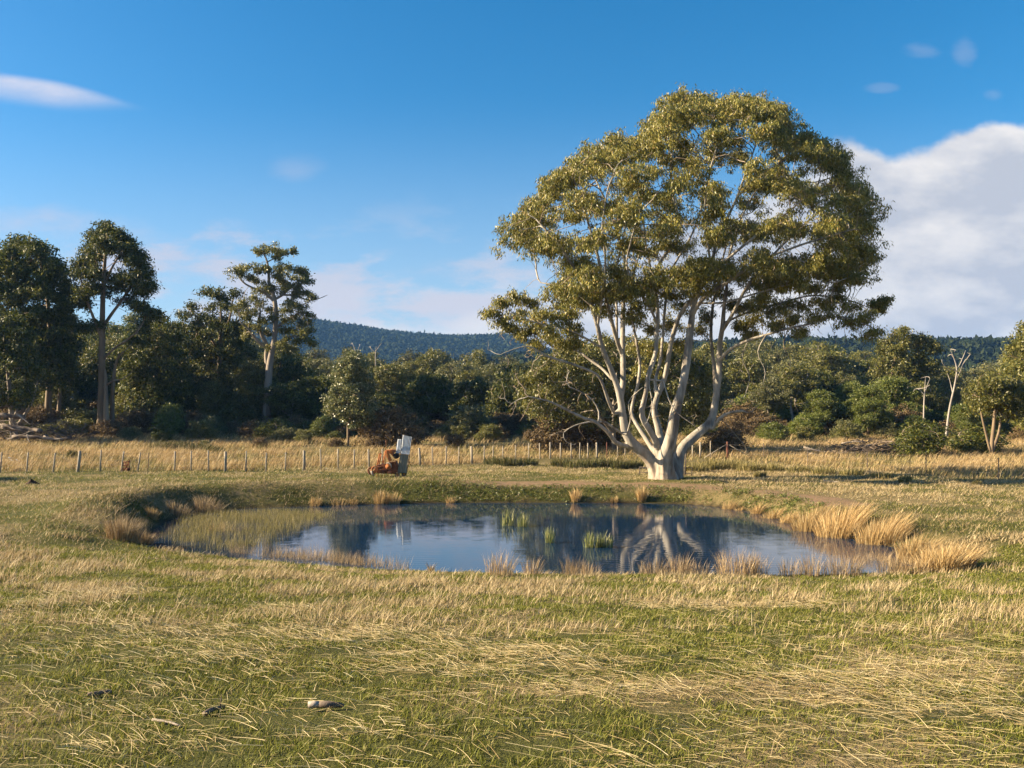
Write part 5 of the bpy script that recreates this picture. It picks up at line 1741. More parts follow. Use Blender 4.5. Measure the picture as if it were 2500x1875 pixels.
def reeds():
    R_ = 'tawny tussocks on the right bank'
    for i, (px, py, h, w, nb, lab) in enumerate([
            (1778, 1250, 42, 32, 260, 'small tawny tussock at the water edge, first left in the right bank row'),
            (1802, 1252, 24, 20, 120, 'tiny tawny tuft between the two leftmost tussocks of the right bank'),
            (1848, 1258, 42, 30, 260, 'narrow upright tawny tussock on the right bank, second full one from the left'),
            (1886, 1268, 36, 52, 320, 'low wide tawny tussock on the right bank, third full one from the left'),
            (1925, 1278, 38, 40, 300, 'golden tuft of reeds touching the biggest tussock on its left'),
            (1985, 1298, 84, 90, 900, 'big golden tussock on the right bank, left half of the largest pair'),
            (2052, 1310, 92, 110, 1100, 'big leaning golden tussock on the right bank, right half of the largest pair'),
            (2150, 1325, 84, 110, 900, 'loose pale tussock between the largest pair and the corner tussock'),
            (2185, 1322, 60, 60, 420, 'upright tuft just behind the loose pale tussock'),
            (2235, 1372, 92, 80, 800, 'corner tussock at the right end of the pond, left part'),
            (2310, 1392, 90, 130, 1300, 'massive rusty golden tussock at the right end of the pond')]):
        tussock('tussock', px, py, h, w, nb, M['reed_tan'], lab, 'reeds', R_, 0.22, seed=i, width=0.012, splay=0.5)
    Lg = 'brown tussocks on the left shore'
    for i, (px, py, h, w, nb, lab) in enumerate([
            (300, 1320, 84, 74, 700, 'tall brown tussock at the left end of the pond'),
            (350, 1328, 46, 46, 300, 'dark low tuft at the left tip of the water'),
            (372, 1266, 40, 26, 200, 'orange-brown tuft on the bank above the left tip of the water'),
            (440, 1262, 46, 60, 380, 'brown tussock on the far left bank, left of the tall pale one'),
            (505, 1254, 58, 60, 420, 'tall pale brown tussock on the far left bank'),
            (545, 1352, 100, 74, 900, 'tall tawny tussock standing in the near left water')]):
        tussock('tussock', px, py, h, w, nb, M['reed_tan'] if i in (2, 5) else M['reed_pink'], lab, 'reeds', Lg, 0.12, seed=20 + i, width=0.012, splay=0.45)
    Fg = 'tufts along the foot of the far bank'
    for i, (px, py, h, w, nb, lab) in enumerate([
            (770, 1233, 26, 30, 160, 'short tuft on the far bank, leftmost'), (830, 1234, 18, 40, 160, 'low green-brown tuft on the far bank, second from left'),
            (862, 1232, 20, 24, 120, 'small tuft on the far bank left of the tall yellow ones'),
            (930, 1230, 44, 34, 260, 'tall yellow-brown tuft on the far bank below the rusty machine'), (960, 1229, 36, 34, 220, 'yellow-brown tuft joined to the taller one below the rusty machine'),
            (1100, 1228, 24, 22, 100, 'small brown tuft at the foot of the far bank left of the huge gum'), (1405, 1222, 44, 22, 220, 'orange tuft on the far bank left of the gum trunk'),
            (1567, 1222, 48, 22, 240, 'orange tuft on the far bank right below the gum trunk'), (1500, 1226, 20, 20, 90, 'tiny tuft between the two orange ones')]):
        tussock('tussock', px, py, h, w, nb, M['reed_tan'], lab, 'reeds', Fg, 0.05, seed=40 + i, width=0.014, splay=0.35)
    G = 'bulrush clumps standing in the pond'
    for i, (px, py, h, w, nb, lab) in enumerate([
            (1240, 1283, 48, 34, 70, 'green bulrush clump in the water, left part of the far pair'), (1276, 1285, 42, 30, 60, 'green bulrush clump in the water, right part of the far pair'),
            (1341, 1325, 52, 22, 55, 'narrow green bulrush clump in the water, middle one'), (1445, 1336, 50, 40, 110, 'brightest green bulrush clump in the water, left of the trunk reflection'),
            (1478, 1336, 44, 34, 80, 'green bulrush clump touching the brightest one on its right')]):
        tussock('bulrush', px, py, h * 1.35, w, nb, M['reed_green'], lab, 'reeds', G, 0.02, True, 60 + i, 0.022, 0.10)
    P_ = 'thin reed clumps along the near water edge'
    pos = [('right of the lone weed', 1220, 66, 60, 130), ('beside it, shorter', 1300, 52, 40, 80), ('below the middle bulrush', 1400, 52, 50, 110), ('between the two middle ones', 1440, 40, 36, 60), ('left of the trunk reflection', 1600, 50, 70, 120),
           ('inside the trunk reflection', 1660, 60, 50, 110), ('right inside the trunk reflection', 1700, 44, 60, 90), ('widest, right of the trunk reflection', 1800, 70, 90, 220), ('next to the widest', 1845, 64, 50, 120),
           ('alone before open water', 1930, 46, 50, 90), ('at the centre of the grey water', 1985, 60, 60, 110), ('left of the corner reeds', 2060, 62, 80, 170), ('second before the corner', 2120, 56, 80, 170),
           ('third before the corner', 2180, 54, 70, 150), ('nearest the corner tussock', 2230, 48, 60, 110)]
    for i, (lab, px, h, w, nb) in enumerate(pos):
        tussock('reed_clump', px, 1406 - (5 if px > 2100 else 0), h * 1.35, w * 1.1, int(nb * 1.5), M['reed_pink'], 'thin brownish reeds on the near edge, ' + lab, 'reeds', P_, 0.06, False, 80 + i, 0.008, 0.3)
    o = tussock('seed_weed', 1052, 1402, 44, 6, 40, M['reed_pink'], 'single brown seeding weed standing before the blue water', 'weed', None, 0.02, False, 99, 0.02, 0.6)
    for i, (px, py, h, w, nb, lab) in enumerate([(1795, 1640, 80, 120, 500, 'dark green grass tussock in the near right turf'), (1030, 1505, 46, 60, 260, 'dry tuft with a green foot in the middle of the near turf'),
                                                 (560, 1720, 40, 60, 260, 'bright green grass tuft in the near left turf')]):
        tussock('grass_tuft', px, py + 10, h * 0.55, w, nb, M['grass_green'], lab, 'grass tuft', None, 0.1, seed=110 + i, width=0.006, splay=0.9)


def sedge_bed():
    rng = np.random.default_rng(36)
    poly = np.array([on_z(a, b, WATER_Z)[:2] for a, b in [(410, 1300), (440, 1272), (520, 1252), (640, 1248), (760, 1248), (822, 1254), (800, 1268), (745, 1280), (715, 1304), (665, 1328), (590, 1342), (500, 1346), (450, 1338), (415, 1320)]])
    lo, hi = poly.min(0), poly.max(0)
    n = 26000
    x, y = rng.uniform(lo[0] - 0.5, hi[0] + .5, n), rng.uniform(lo[1] - .5, hi[1] + .5, n)
    d = seg_dist(x, y, poly)
    d = np.where(inside(x, y, poly), d, -d)
    k = rng.random(n) < smooth(d, -0.35, 0.7) * (0.25 + 0.75 * smooth(fbm(x * 0.8, y * 1.1, 81), 0.3, 0.55))
    x, y = x[k], y[k]
    n = len(x)
    h = 0.22 + 0.20 * rng.random(n)
    V, Fc = blades_mesh(x, y, np.full(n, WATER_Z - 0.08), h, np.full(n, 0.011), rng.normal(0.1, 0.15, n), rng.normal(0, 0.15, n), 0.5, rng, 1)
    tag(mesh_np('sedge_bed', V, Fc, M['sedge']), 'bed of short olive sedge standing in the left part of the pond', 'sedge', kind='stuff')
    # sparse thin stems along the near left edge
    n = 2600
    px = rng.uniform(560, 1000, n)
    py = np.interp(px, [560, 650, 800, 950, 1000], [1350, 1362, 1372, 1392, 1398]) - np.abs(rng.normal(0, 9, n))
    g = np.array([on_z(a, b, WATER_Z) for a, b in zip(px, py)])
    k = rng.random(n) < 0.25 + 0.75 * smooth(fbm(g[:, 0] * 1.2, g[:, 1] * 1.2, 82), 0.4, 0.6)
    g = g[k]
    V, Fc = blades_mesh(g[:, 0], g[:, 1], g[:, 2] - 0.05, 0.16 + 0.28 * rng.random(len(g)), np.full(len(g), 0.008), rng.normal(0.1, 0.25, len(g)), rng.normal(0, 0.2, len(g)), 0.5, rng, 1)
    tag(mesh_np('thin_reeds', V, Fc, M['reed_pink']), 'sparse thin reddish reeds along the near left water edge', 'reeds', kind='stuff')


def far_rushes():
    g = 'dark rush clumps beside the fence'
    spots = [(1210, 1135, 32, 60), (1245, 1138, 34, 56), (1290, 1136, 28, 50), (1370, 1140, 34, 50), (1405, 1142, 30, 60), (1440, 1142, 36, 60), (1475, 1142, 38, 60), (1515, 1144, 34, 50), (1550, 1142, 30, 40),
             (1700, 1152, 36, 60), (1735, 1148, 40, 50), (1790, 1146, 36, 60), (1830, 1150, 34, 60), (1885, 1150, 30, 60), (1950, 1152, 26, 60), (2010, 1158, 28, 60), (2080, 1160, 26, 60), (2150, 1168, 24, 60), (2210, 1178, 26, 30),
             (176, 1118, 28, 24), (395, 1100, 34, 70), (440, 1100, 36, 70), (480, 1102, 34, 70), (512, 1104, 28, 60), (2385, 1185, 18, 20), (1855, 1165, 22, 30)]
    where = ['between machine and gum', 'left of the gum trunk', 'just right of the gum trunk', 'in the right paddock', 'behind the left fence']
    cnt = {}
    for i, (px, py, h, w) in enumerate(spots):
        seg = 4 if px < 600 else 0 if px < 1340 else 1 if px < 1600 else 2 if px < 1860 else 3
        k = cnt.get(seg, 0)
        cnt[seg] = k + 1
        tussock('rush_clump', px, py, h, w, 420, M['rush_green'] if px < 1600 else M['sedge'], '%s rush clump %s, %s of them' % ('dark green' if px < 1600 else 'olive green', where[seg], ORD[k]), 'rushes', g, 0.05, seed=130 + i, width=0.024, splay=0.2)


turf()
straw()
paddock()
tall_grass()
bank_grass()
bank_plants()
reeds()
sedge_bed()
far_rushes()
# ---------------------------------------------------------------- fences, machine, heaps and small things
M['post'] = plain('weathered_post', (0.34, 0.30, 0.23), (0.20, 0.17, 0.13), 3.0, 0.9, stretch=(6, 6, 1), c3=(0.46, 0.42, 0.34))
M['wire'] = plain('fence_wire', (0.22, 0.21, 0.20), (0.13, 0.11, 0.10), 3.0, 0.6, 0.5)
M['steel_post'] = plain('steel_post', (0.10, 0.08, 0.07), (0.06, 0.05, 0.045), 5.0, 0.8)
M['red_post'] = plain('red_post', (0.15, 0.055, 0.035), (0.10, 0.045, 0.03), 5.0, 0.8)
M['rust'] = plain('rust', (0.42, 0.15, 0.045), (0.26, 0.085, 0.03), 3.5, 0.85, 0.0, 0.01, c3=(0.42, 0.17, 0.05))
M['rust_dark'] = plain('rust_dark', (0.20, 0.07, 0.03), (0.10, 0.04, 0.02), 4.0, 0.9, c3=(0.24, 0.085, 0.03))
M['rust_bright'] = plain('rust_bright', (0.52, 0.20, 0.055), (0.38, 0.13, 0.035), 3.0, 0.75, c3=(0.24, 0.08, 0.03))
M['tin_white'] = plain('tin_white', (0.55, 0.58, 0.60), (0.42, 0.45, 0.47), 2.0, 0.45, 0.35, stretch=(3, 3, 0.6), c3=(0.36, 0.33, 0.30))
M['tin_grey'] = plain('tin_grey', (0.20, 0.20, 0.155), (0.14, 0.14, 0.11), 2.0, 0.7, 0.2, stretch=(4, 4, 0.5), c3=(0.24, 0.20, 0.15))
M['wood_log'] = bark('wood_log', (0.15, 0.115, 0.085), (0.075, 0.055, 0.042), (0.22, 0.18, 0.14), 3.0, 2.0)
M['wood_pale'] = bark('wood_pale', (0.38, 0.33, 0.27), (0.25, 0.21, 0.17), (0.16, 0.13, 0.10), 3.0, 2.0)
M['soil_dark'] = plain('dug_soil', (0.050, 0.028, 0.018), (0.085, 0.048, 0.028), 6.0, 0.95, bump=0.05)
M['white_sheet'] = plain('white_sheet', (0.72, 0.72, 0.70), (0.55, 0.54, 0.50), 3.0, 0.5)
M['stone'] = plain('pale_stone', (0.55, 0.50, 0.44), (0.34, 0.30, 0.26), 6.0, 0.85, bump=0.01)
M['black'] = plain('dark_metal', (0.035, 0.032, 0.03), (0.05, 0.04, 0.035), 5.0, 0.6, 0.4)
M['tyre'] = plain('old_rubber', (0.035, 0.03, 0.028), (0.07, 0.055, 0.045), 6.0, 0.9)


def fence_at(px, D=50.0):
    for _ in range(40):
        D = 0.6 * D + 0.4 * float(fence_y((px - 1250) / F * D))
    x = (px - 1250) / F * D
    return x, D


def build_fence():
    posts = [(-95, 0, 1), (-45, 0, 1), (3, 4, 1), (68, 3, 1), (131, 6, 1), (192, 5, 2), (248, 1, 1), (299, 5, 1), (336, 9, 1), (363, 2, 0), (429, 0, 1), (469, 0, 1), (512, -2, 1), (552, 0, 2), (602, 1, 1), (651, 1, 1), (698, 1, 1),
             (743, 0, 2), (785, -2, 1), (827, -1, 1), (866, 0, 1), (902, -2, 1.4), (935, -1, 1), (982, 0, 1), (1026, -3, 1.8), (1058, -3, 1), (1089, 1, 1), (1121, 0, 1), (1152, -1, 1.8), (1182, 1, 1), (1204, 0, 1), (1227, 1, 1), (1259, 0, 1),
             (1290, 1, 1), (1318, -1, 1), (1343, 0, 1.4), (1368, 0, 1.4), (1394, 0, 1), (1415, 1, 1), (1435, 0, 1), (1457, -1, 1.6), (1481, 0, -1), (1507, 1, 1), (1526, 0, 1), (1547, 0, 1), (1690, 0, 1.2), (1709, 0, 1.8), (1733, 1, 1)]
    o = fence_at(743)
    root = empty('wire_fence', (o[0], o[1], hz(*o)), 'old wire fence on weathered wooden posts crossing the paddock behind the pond', 'fence')
    L0 = np.array(root.location)
    rng = np.random.default_rng(51)
    tops = []
    for px, lean, wd in posts:
        x, D = fence_at(px)
        z = hz(x, D)
        H = 1.13 * rng.uniform(0.94, 1.04)
        r_ = {0: 0.018, -1: 0.035}.get(wd, 0.042 * wd)
        p0 = np.array([x, D, z - 0.25])
        lx = math.tan(math.radians(lean))
        pts = [p0, p0 + np.array([lx * (H + .25) * 0.5 + rng.normal(0, 0.008), rng.normal(0, .01), (H + .25) * 0.5]), p0 + np.array([lx * (H + .25), 0, H + .25])]
        b = MB()
        b.tube(np.array(pts) - L0, [r_ * 1.05, r_, r_ * 0.9], 7, True, 0.18 if wd > 0 else 0.0)
        ob = b.build('post', M['post'] if wd > 0 else (M['red_post'] if wd < 0 else M['steel_post']), root)
        if wd < 0:
            ob['label'] = 'rust red steel post'
        elif wd == 0:
            ob['label'] = 'thin dark steel post'
        tops.append((x, D, z, lx, H))
    for hgt in (0.22, 0.42, 0.62, 0.82, 1.02):
        pts = []
        for i, (x, D, z, lx, H) in enumerate(tops):
            pts.append(np.array([x + lx * (hgt + .2), D, z + hgt]))
            if i < len(tops) - 1:
                x2, D2, z2 = tops[i + 1][:3]
                pts.append(np.array([(x + x2) / 2, (D + D2) / 2, (z + z2) / 2 + hgt - 0.025]))
        b = MB()
        b.tube(np.array(pts) - L0, 0.0035, 3)
        b.build('wire', M['wire'], root)
    # the right hand fence on thin steel posts
    pr = [(1775, 1.0), (1863, .95), (1970, .95), (2115, .95), (2258, .95), (2434, 1.0), (2640, 1.0)]
    o = fence_at(2115)
    root = empty('wire_fence', (o[0], o[1], hz(*o)), 'thin steel-post wire fence running through the dry grass on the right', 'fence')
    L0 = np.array(root.location)
    tops = []
    for i, (px, H) in enumerate(pr):
        x, D = fence_at(px)
        z = hz(x, D)
        b = MB()
        if i == 0:
            b.tube(np.array([[x, D, z - .2], [x, D, z + 1.15]]) - L0, 0.075, 8)
            ob = b.build('post', M['red_post'], root)
            ob['label'] = 'stout dark red strainer post'
            for s_ in (-1, 1):
                b = MB()
                b.tube(np.array([[x, D, z + 1.0], [x + s_ * 1.7, D + 0.4 * s_, z + 0.05]]) - L0, 0.03, 6)
                b.build('brace', M['post'], root)
        else:
            b.tube(np.array([[x, D, z - .2], [x + 0.01, D, z + H + .1]]) - L0, 0.022, 5)
            b.build('post', M['steel_post'], root)
        tops.append((x, D, z))
    for hgt in (0.35, 0.65, 0.95):
        pts = []
        for i, (x, D, z) in enumerate(tops):
            pts.append(np.array([x, D, z + hgt]))
            if i < len(tops) - 1:
                q = tops[i + 1]
                pts.append(np.array([(x + q[0]) / 2, (D + q[1]) / 2, (z + q[2]) / 2 + hgt - 0.05]))
        b = MB()
        b.tube(np.array(pts) - L0, 0.004, 3)
        b.build('wire', M['wire'], root)


def build_machine():
    g = ground(968, 1164)
    D = g[1]
    sc = D / F / 9.617
    root = empty('farm_machine', (g[0], D, g[2]), 'rusty orange derelict farm machine with tall corrugated metal panels standing before the fence', 'machine')

    def P(X, Y, y=0.0):
        return np.array([(X - 1135) * sc, y, (1285 - Y) * sc])

    def sheet(name, BL, BR, TR, TL, y, n, mat, amp=0.016, tilt=0.0):
        """corrugated sheet with real thickness"""
        nu, nv = n * 6 + 1, 6
        V = []
        for side in (0, 1):
            for j in range(nv):
                v = j / (nv - 1)
                for i in range(nu):
                    u_ = i / (nu - 1)
                    p = (1 - u_) * (1 - v) * P(*BL) + u_ * (1 - v) * P(*BR) + u_ * v * P(*TR) + (1 - u_) * v * P(*TL)
                    p[1] = y + tilt * v + amp * math.sin(u_ * n * 2 * math.pi) + (0.006 if side else 0)
                    V.append(p)
        Q = []
        for side in (0, 1):
            o = side * nu * nv
            for j in range(nv - 1):
                for i in range(nu - 1):
                    q = [o + j * nu + i, o + j * nu + i + 1, o + (j + 1) * nu + i + 1, o + (j + 1) * nu + i]
                    Q.append(q if not side else q[::-1])
        return mesh_np(name, V, np.array(Q), mat, root, True)
    a = sheet('panel', (1235, 748), (1440, 765), (1495, 345), (1270, 300), -0.10, 7, M['tin_white'], 0.014, 0.12)
    a['label'] = 'tall white ribbed panel'
    a = sheet('panel', (1115, 725), (1225, 735), (1268, 412), (1150, 405), -0.02, 4, M['tin_white'], 0.012, 0.10)
    a['label'] = 'small white ribbed panel'
    a = sheet('panel', (1165, 1185), (1375, 1195), (1425, 775), (1225, 760), -0.12, 3, M['tin_grey'], 0.010, 0.0)
    a['label'] = 'dull grey-green lower panel'
    b = MB()      # rails and edges that carry the panels
    for A_, B_, y, r_ in [((1230, 752), (1445, 772), -0.13, 0.012), ((1235, 745), (1275, 300), -0.08, 0.012), ((1442, 765), (1497, 345), -0.08, 0.012), ((1375, 1195), (1445, 770), -0.05, 0.018), ((1160, 1190), (1230, 755), -0.05, 0.016),
                          ((1110, 655), (1225, 668), -0.04, 0.012), ((1275, 300), (1497, 345), -0.06, 0.012), ((1165, 1188), (1378, 1198), -0.13, 0.014), ((1400, 880), (1440, 1010), 0.3, 0.014)]:
        b.tube([P(*A_, y), P(*B_, y)], r_, 6)
    b.build('panel_frame', M['black'], root)
    b = MB()      # leaning prop and upright rod
    b.tube([P(1465, 1000, 0.1), P(1525, 1245, 0.1)], 0.012, 6)
    b.build('prop', M['black'], root)
    b = MB()
    b.tube([P(862, 420, 0.35), P(862, 700, 0.30)], 0.016, 6)
    b.build('exhaust_rod', M['rust_dark'], root)
    b = MB()      # upright frame left
    for y in (-0.15, 0.45):
        b.tube([P(745, 745, y), P(720, 880, y), P(690, 1010, y)], 0.035, 8)
        b.tube([P(830, 800, y), P(800, 1000, y)], 0.02, 6)
    b.tube([P(745, 750, -0.15), P(745, 750, 0.45)], 0.03, 8)
    b.tube([P(700, 930, -0.15), P(830, 930, -0.15)], 0.02, 6)
    for k in range(5):
        b.box(P(815, 770 + k * 42, -0.1), (0.05, 0.04, 0.03))
    b.build('upright_frame', M['rust'], root, bevel=0.003)
    b = MB()      # big bent arm (hopper mouth)
    Mx = np.eye(3)
    y0 = 0.05
    b.prism([tuple(P(X, Y)[[0, 2]]) for X, Y in [(905, 655), (1085, 650), (1110, 700), (1060, 740), (1050, 800), (1005, 745), (905, 735), (870, 720), (860, 690)]], 0.5, None, (0, y0, 0))
    b.build('hood', M['rust'], root, bevel=0.008)
    b = MB()
    b.prism([tuple(P(X, Y)[[0, 2]]) for X, Y in [(905, 660), (935, 655), (1040, 870), (1035, 905), (975, 930), (900, 770)]], 0.08, None, (0, -0.28, 0))
    b.build('chute', M['rust_bright'], root, bevel=0.006)
    b = MB()
    b.tube([P(880, 720, -0.22), P(840, 960, -0.22)], 0.03, 6)
    b.tube([P(905, 760, -0.2), P(880, 980, -0.2)], 0.018, 6)
    b.tube([P(1140, 900, -0.2), P(1095, 985, -0.22)], 0.028, 6)
    b.tube([P(1050, 905, -0.1), P(1160, 915, -0.1)], 0.018, 6)
    b.build('linkage', M['rust_bright'], root)
    b = MB()      # engine block and deck
    b.prism([tuple(P(X, Y)[[0, 2]]) for X, Y in [(690, 1010), (870, 985), (900, 950), (1120, 930), (1165, 1000), (1170, 1190), (1100, 1215), (700, 1200), (640, 1130), (660, 1050)]], 0.55, None, (0, 0.12, 0))
    b.box(P(820, 1120, -0.2), (0.42, 0.12, 0.10))
    b.box(P(1010, 1180, -0.22), (0.30, 0.10, 0.09))
    b.box(P(760, 1060, -0.19), (0.20, 0.08, 0.12))
    b.build('engine_block', M['rust_dark'], root, bevel=0.012)
    b = MB()      # pulley drum lying at a slant
    c = P(960, 1040, -0.26)
    ax = np.array([0.12, -1.0, 0.1])
    ax /= np.linalg.norm(ax)
    b.tube([c - ax * 0.03, c + ax * 0.06], 0.155, 20)
    b.tube([c + ax * 0.06, c + ax * 0.09], 0.05, 12)
    b.build('pulley', M['rust'], root)
    b = MB()
    b.tube([P(900, 965, -0.30), P(970, 950, -0.32), P(1020, 990, -0.33), P(1040, 1060, -0.33)], [0.012, 0.035, 0.035, 0.012], 6)
    b.build('guard', M['wood_pale'], root)
    b = MB()      # tank behind
    b.tube([P(1120, 800, -0.05), P(1120, 800, 0.42)], 0.145, 18)
    b.build('tank', M['black'], root)

    def wheel(cx, cy, y, rad, wd, mat):
        c_ = P(cx, cy, y)
        w = MB()
        t = np.linspace(0, 2 * np.pi, 25)
        ring = np.array([[math.cos(a_) * rad, 0, math.sin(a_) * rad] for a_ in t]) + c_
        w.tube(ring, wd, 8, False)
        o_ = w.build('wheel', mat, root, True)
        s_ = MB()
        for k in range(6):
            a_ = k * math.pi / 3
            s_.tube([c_, c_ + np.array([math.cos(a_), 0, math.sin(a_)]) * rad], 0.014, 5)
        s_.tube([c_ + np.array([0, -0.04, 0]), c_ + np.array([0, 0.04, 0])], 0.045, 10)
        s_.build('spokes', M['rust'], o_)
    wheel(545, 1150, 0.1, 0.17, 0.045, M['rust_dark'])
    wheel(640, 1110, -0.24, 0.15, 0.035, M['rust'])
    wheel(1165, 1235, -0.18, 0.10, 0.035, M['tyre'])
    wheel(1300, 1225, 0.2, 0.10, 0.04, M['tyre'])
    b = MB()      # pale casting at the left front and bent tines below
    b.tube([P(565, 1140, -0.3), P(590, 1200, -0.32), P(620, 1265, -0.3)], [0.05, 0.06, 0.03], 8)
    b.build('casting', M['wood_pale'], root)
    b = MB()
    for X in (690, 735, 800, 870, 950, 1040):
        b.tube([P(X, 1190, -0.2), P(X - 8, 1235, -0.24), P(X + 6, 1280, -0.2)], 0.014, 5)
    b.build('tines', M['rust_bright'], root)


def build_plough():
    g = ground(306, 1151)
    root = empty('plough', g, 'small dark rusty plough frame leaning by the fence posts on the left', 'plough')
    s = g[1] / F / 4.424

    def P(X, Y, y=0.0):
        return np.array([(X - 1350) * s, y, (760 - Y) * s])
    b = MB()
    for A_, B_, y in [((1335, 655), (1300, 750), 0.0), ((1335, 655), (1370, 750), 0.1), ((1390, 655), (1405, 745), -0.1), ((1330, 662), (1400, 652), 0.0), ((1315, 700), (1385, 690), 0.05), ((1390, 660), (1340, 750), -0.05), ((1300, 735), (1400, 725), 0.0)]:
        b.tube([P(*A_, y), P(*B_, y)], 0.032, 6)
    b.build('frame', M['rust_dark'], root)
    b = MB()
    b.tube([P(1385, 655, -0.1), P(1402, 640, -0.1), P(1398, 665, -0.1)], 0.035, 6)
    b.build('hitch', M['rust_dark'], root)
    for X, y in ((1312, 0.1), (1385, -0.1)):
        b = MB()
        b.prism([tuple(P(X_, Y_)[[0, 2]]) for X_, Y_ in [(X - 18, 730), (X + 6, 715), (X + 24, 745), (X + 10, 768), (X - 14, 764)]], 0.05, None, (0, y, 0))
        b.build('share', M['rust_dark'], root)


def build_gate_frame():
    g = ground(1622, 1166)
    D = g[1] + 1.6
    x0, x1 = (1559 - 1250) / F * D, (1688 - 1250) / F * D
    z0 = hz((x0 + x1) / 2, D)
    root = empty('gate_frame', ((x0 + x1) / 2, D, z0), 'low dark metal frame standing behind the foot of the huge gum trunk', 'frame')
    w = (x1 - x0) / 2
    b = MB()
    b.tube([(-w, 0, 0.40), (w, 0, 0.36)], 0.022, 6)
    b.tube([(-w, 0, 0.14), (w, 0, 0.05)], 0.022, 6)
    b.build('rail', M['steel_post'], root)
    for X in (-w + 0.02, -w + 0.55, -0.1, w - 0.4, w):
        b = MB()
        b.tube([(X - 0.03, 0, -0.08), (X + 0.03, 0, 0.39)], 0.022, 6)
        b.build('leg', M['steel_post'], root)
    x = (1672 - 1250) / F * (g[1] + 1.0)
    z = hz(x, g[1] + 1.0)
    b = MB()
    b.tube([(0, 0, -0.1), (0.04, 0, 0.7), (0.05, 0, 1.28)], [0.035, 0.033, 0.03], 7, True, 0.1)
    o = b.build('steel_pole', M['steel_post'])
    o.location = (x - 0.02, g[1] + 1.0, z)
    tag(o, 'thin dark pole leaning against the right side of the huge gum trunk', 'pole')


def log_obj(name, p0, p1, r0, r1, mat, label, cat, bend=0.15, seed=0, group=None, twigs=0, k=8):
    rng = np.random.default_rng(700 + seed)
    p0, p1 = np.array(p0, float), np.array(p1, float)
    L = np.linalg.norm(p1 - p0)
    t = np.linspace(0, 1, 9)
    off = rng.normal(0, bend, 3) * L * 0.5
    pts = p0 + (p1 - p0) * t[:, None] + off * np.sin(np.pi * t)[:, None] + rng.normal(0, 0.02 * L * bend * 3, (9, 3))
    b = MB()
    b.tube(pts - p0, r0 + (r1 - r0) * t, k, True, 0.12)
    for q in range(twigs):
        i = rng.integers(3, 8)
        d = rng.normal(0, 1, 3)
        d[2] = abs(d[2]) * 0.6
        d /= np.linalg.norm(d)
        l_ = L * rng.uniform(0.15, 0.4)
        rr = (r0 + (r1 - r0) * t[i]) * 0.5
        b.tube([pts[i] - p0, pts[i] - p0 + d * l_ * 0.5 + rng.normal(0, .05, 3) * l_, pts[i] - p0 + d * l_ + rng.normal(0, .1, 3) * l_], [rr, rr * 0.6, rr * 0.2], 5)
    o = b.build(name, mat, None, True)
    o.location = tuple(p0)
    return tag(o, label, cat, group)


def heap(name, px0, px1, D, H, n, mat, label, seed, depth=3.0):
    """a tangle of sticks and branches heaped on the ground"""
    rng = np.random.default_rng(800 + seed)
    x0, x1 = (px0 - 1250) / F * D, (px1 - 1250) / F * D
    b = MB()
    for i in range(n):
        u_ = rng.uniform(0.02, 0.98)
        w = rng.uniform(-1, 1)
        top = H * (np.sin(np.pi * min(1, u_ * 0.9 + 0.05)) ** 0.7) * (1 - w * w) ** 0.5 * (0.75 + 0.4 * vnoise(np.array([u_ * 9.0]), np.array([w * 2.0]), seed)[0])
        c = np.array([x0 + (x1 - x0) * u_, D + w * depth * 0.5, 0])
        c[2] = hz(c[0], c[1]) + top * rng.uniform(0.1, 1.0)
        a = rng.uniform(0, 2 * np.pi)
        L = rng.uniform(0.5, 2.0)
        d = np.array([math.cos(a), math.sin(a) * 0.7, rng.normal(0, 0.28)]) * L * 0.5
        r_ = 0.012 + 0.045 * rng.random() ** 3
        m_ = c + rng.normal(0, 0.08, 3) * L
        b.tube([c - d, m_, c + d], [r_, r_ * 0.8, r_ * 0.35], 4, False)
    o = b.build(name, mat, None, True)
    return tag(o, label, 'brush', kind='stuff')


def mound(name, px, py, w, h, mat, label, cat, seed, squash=0.6, dark=None):
    rng = np.random.default_rng(850 + seed)
    g = ground(px, py)
    D = g[1]
    W, H = w / F * D / 2, h / F * D
    nu, nv = 28, 10
    V = []
    for j in range(nv):
        t = j / (nv - 1)
        for i in range(nu):
            a = i / nu * 2 * np.pi
            r_ = (1 - t) * (1 + 0.25 * math.sin(a * 3 + seed) + 0.12 * math.sin(a * 7 + 1)) + rng.normal(0, 0.03)
            z = H * (t ** 1.3) * (1 + 0.12 * math.sin(a * 4 + seed)) - 0.03
            V.append((math.cos(a) * r_ * W, math.sin(a) * r_ * W * squash, z + rng.normal(0, 0.02) * H))
    Q = [[j * nu + i, j * nu + (i + 1) % nu, (j + 1) * nu + (i + 1) % nu, (j + 1) * nu + i] for j in range(nv - 1) for i in range(nu)]
    o = mesh_np(name, V, np.array(Q), mat, None, True)
    o.location = tuple(g)
    return tag(o, label, cat)


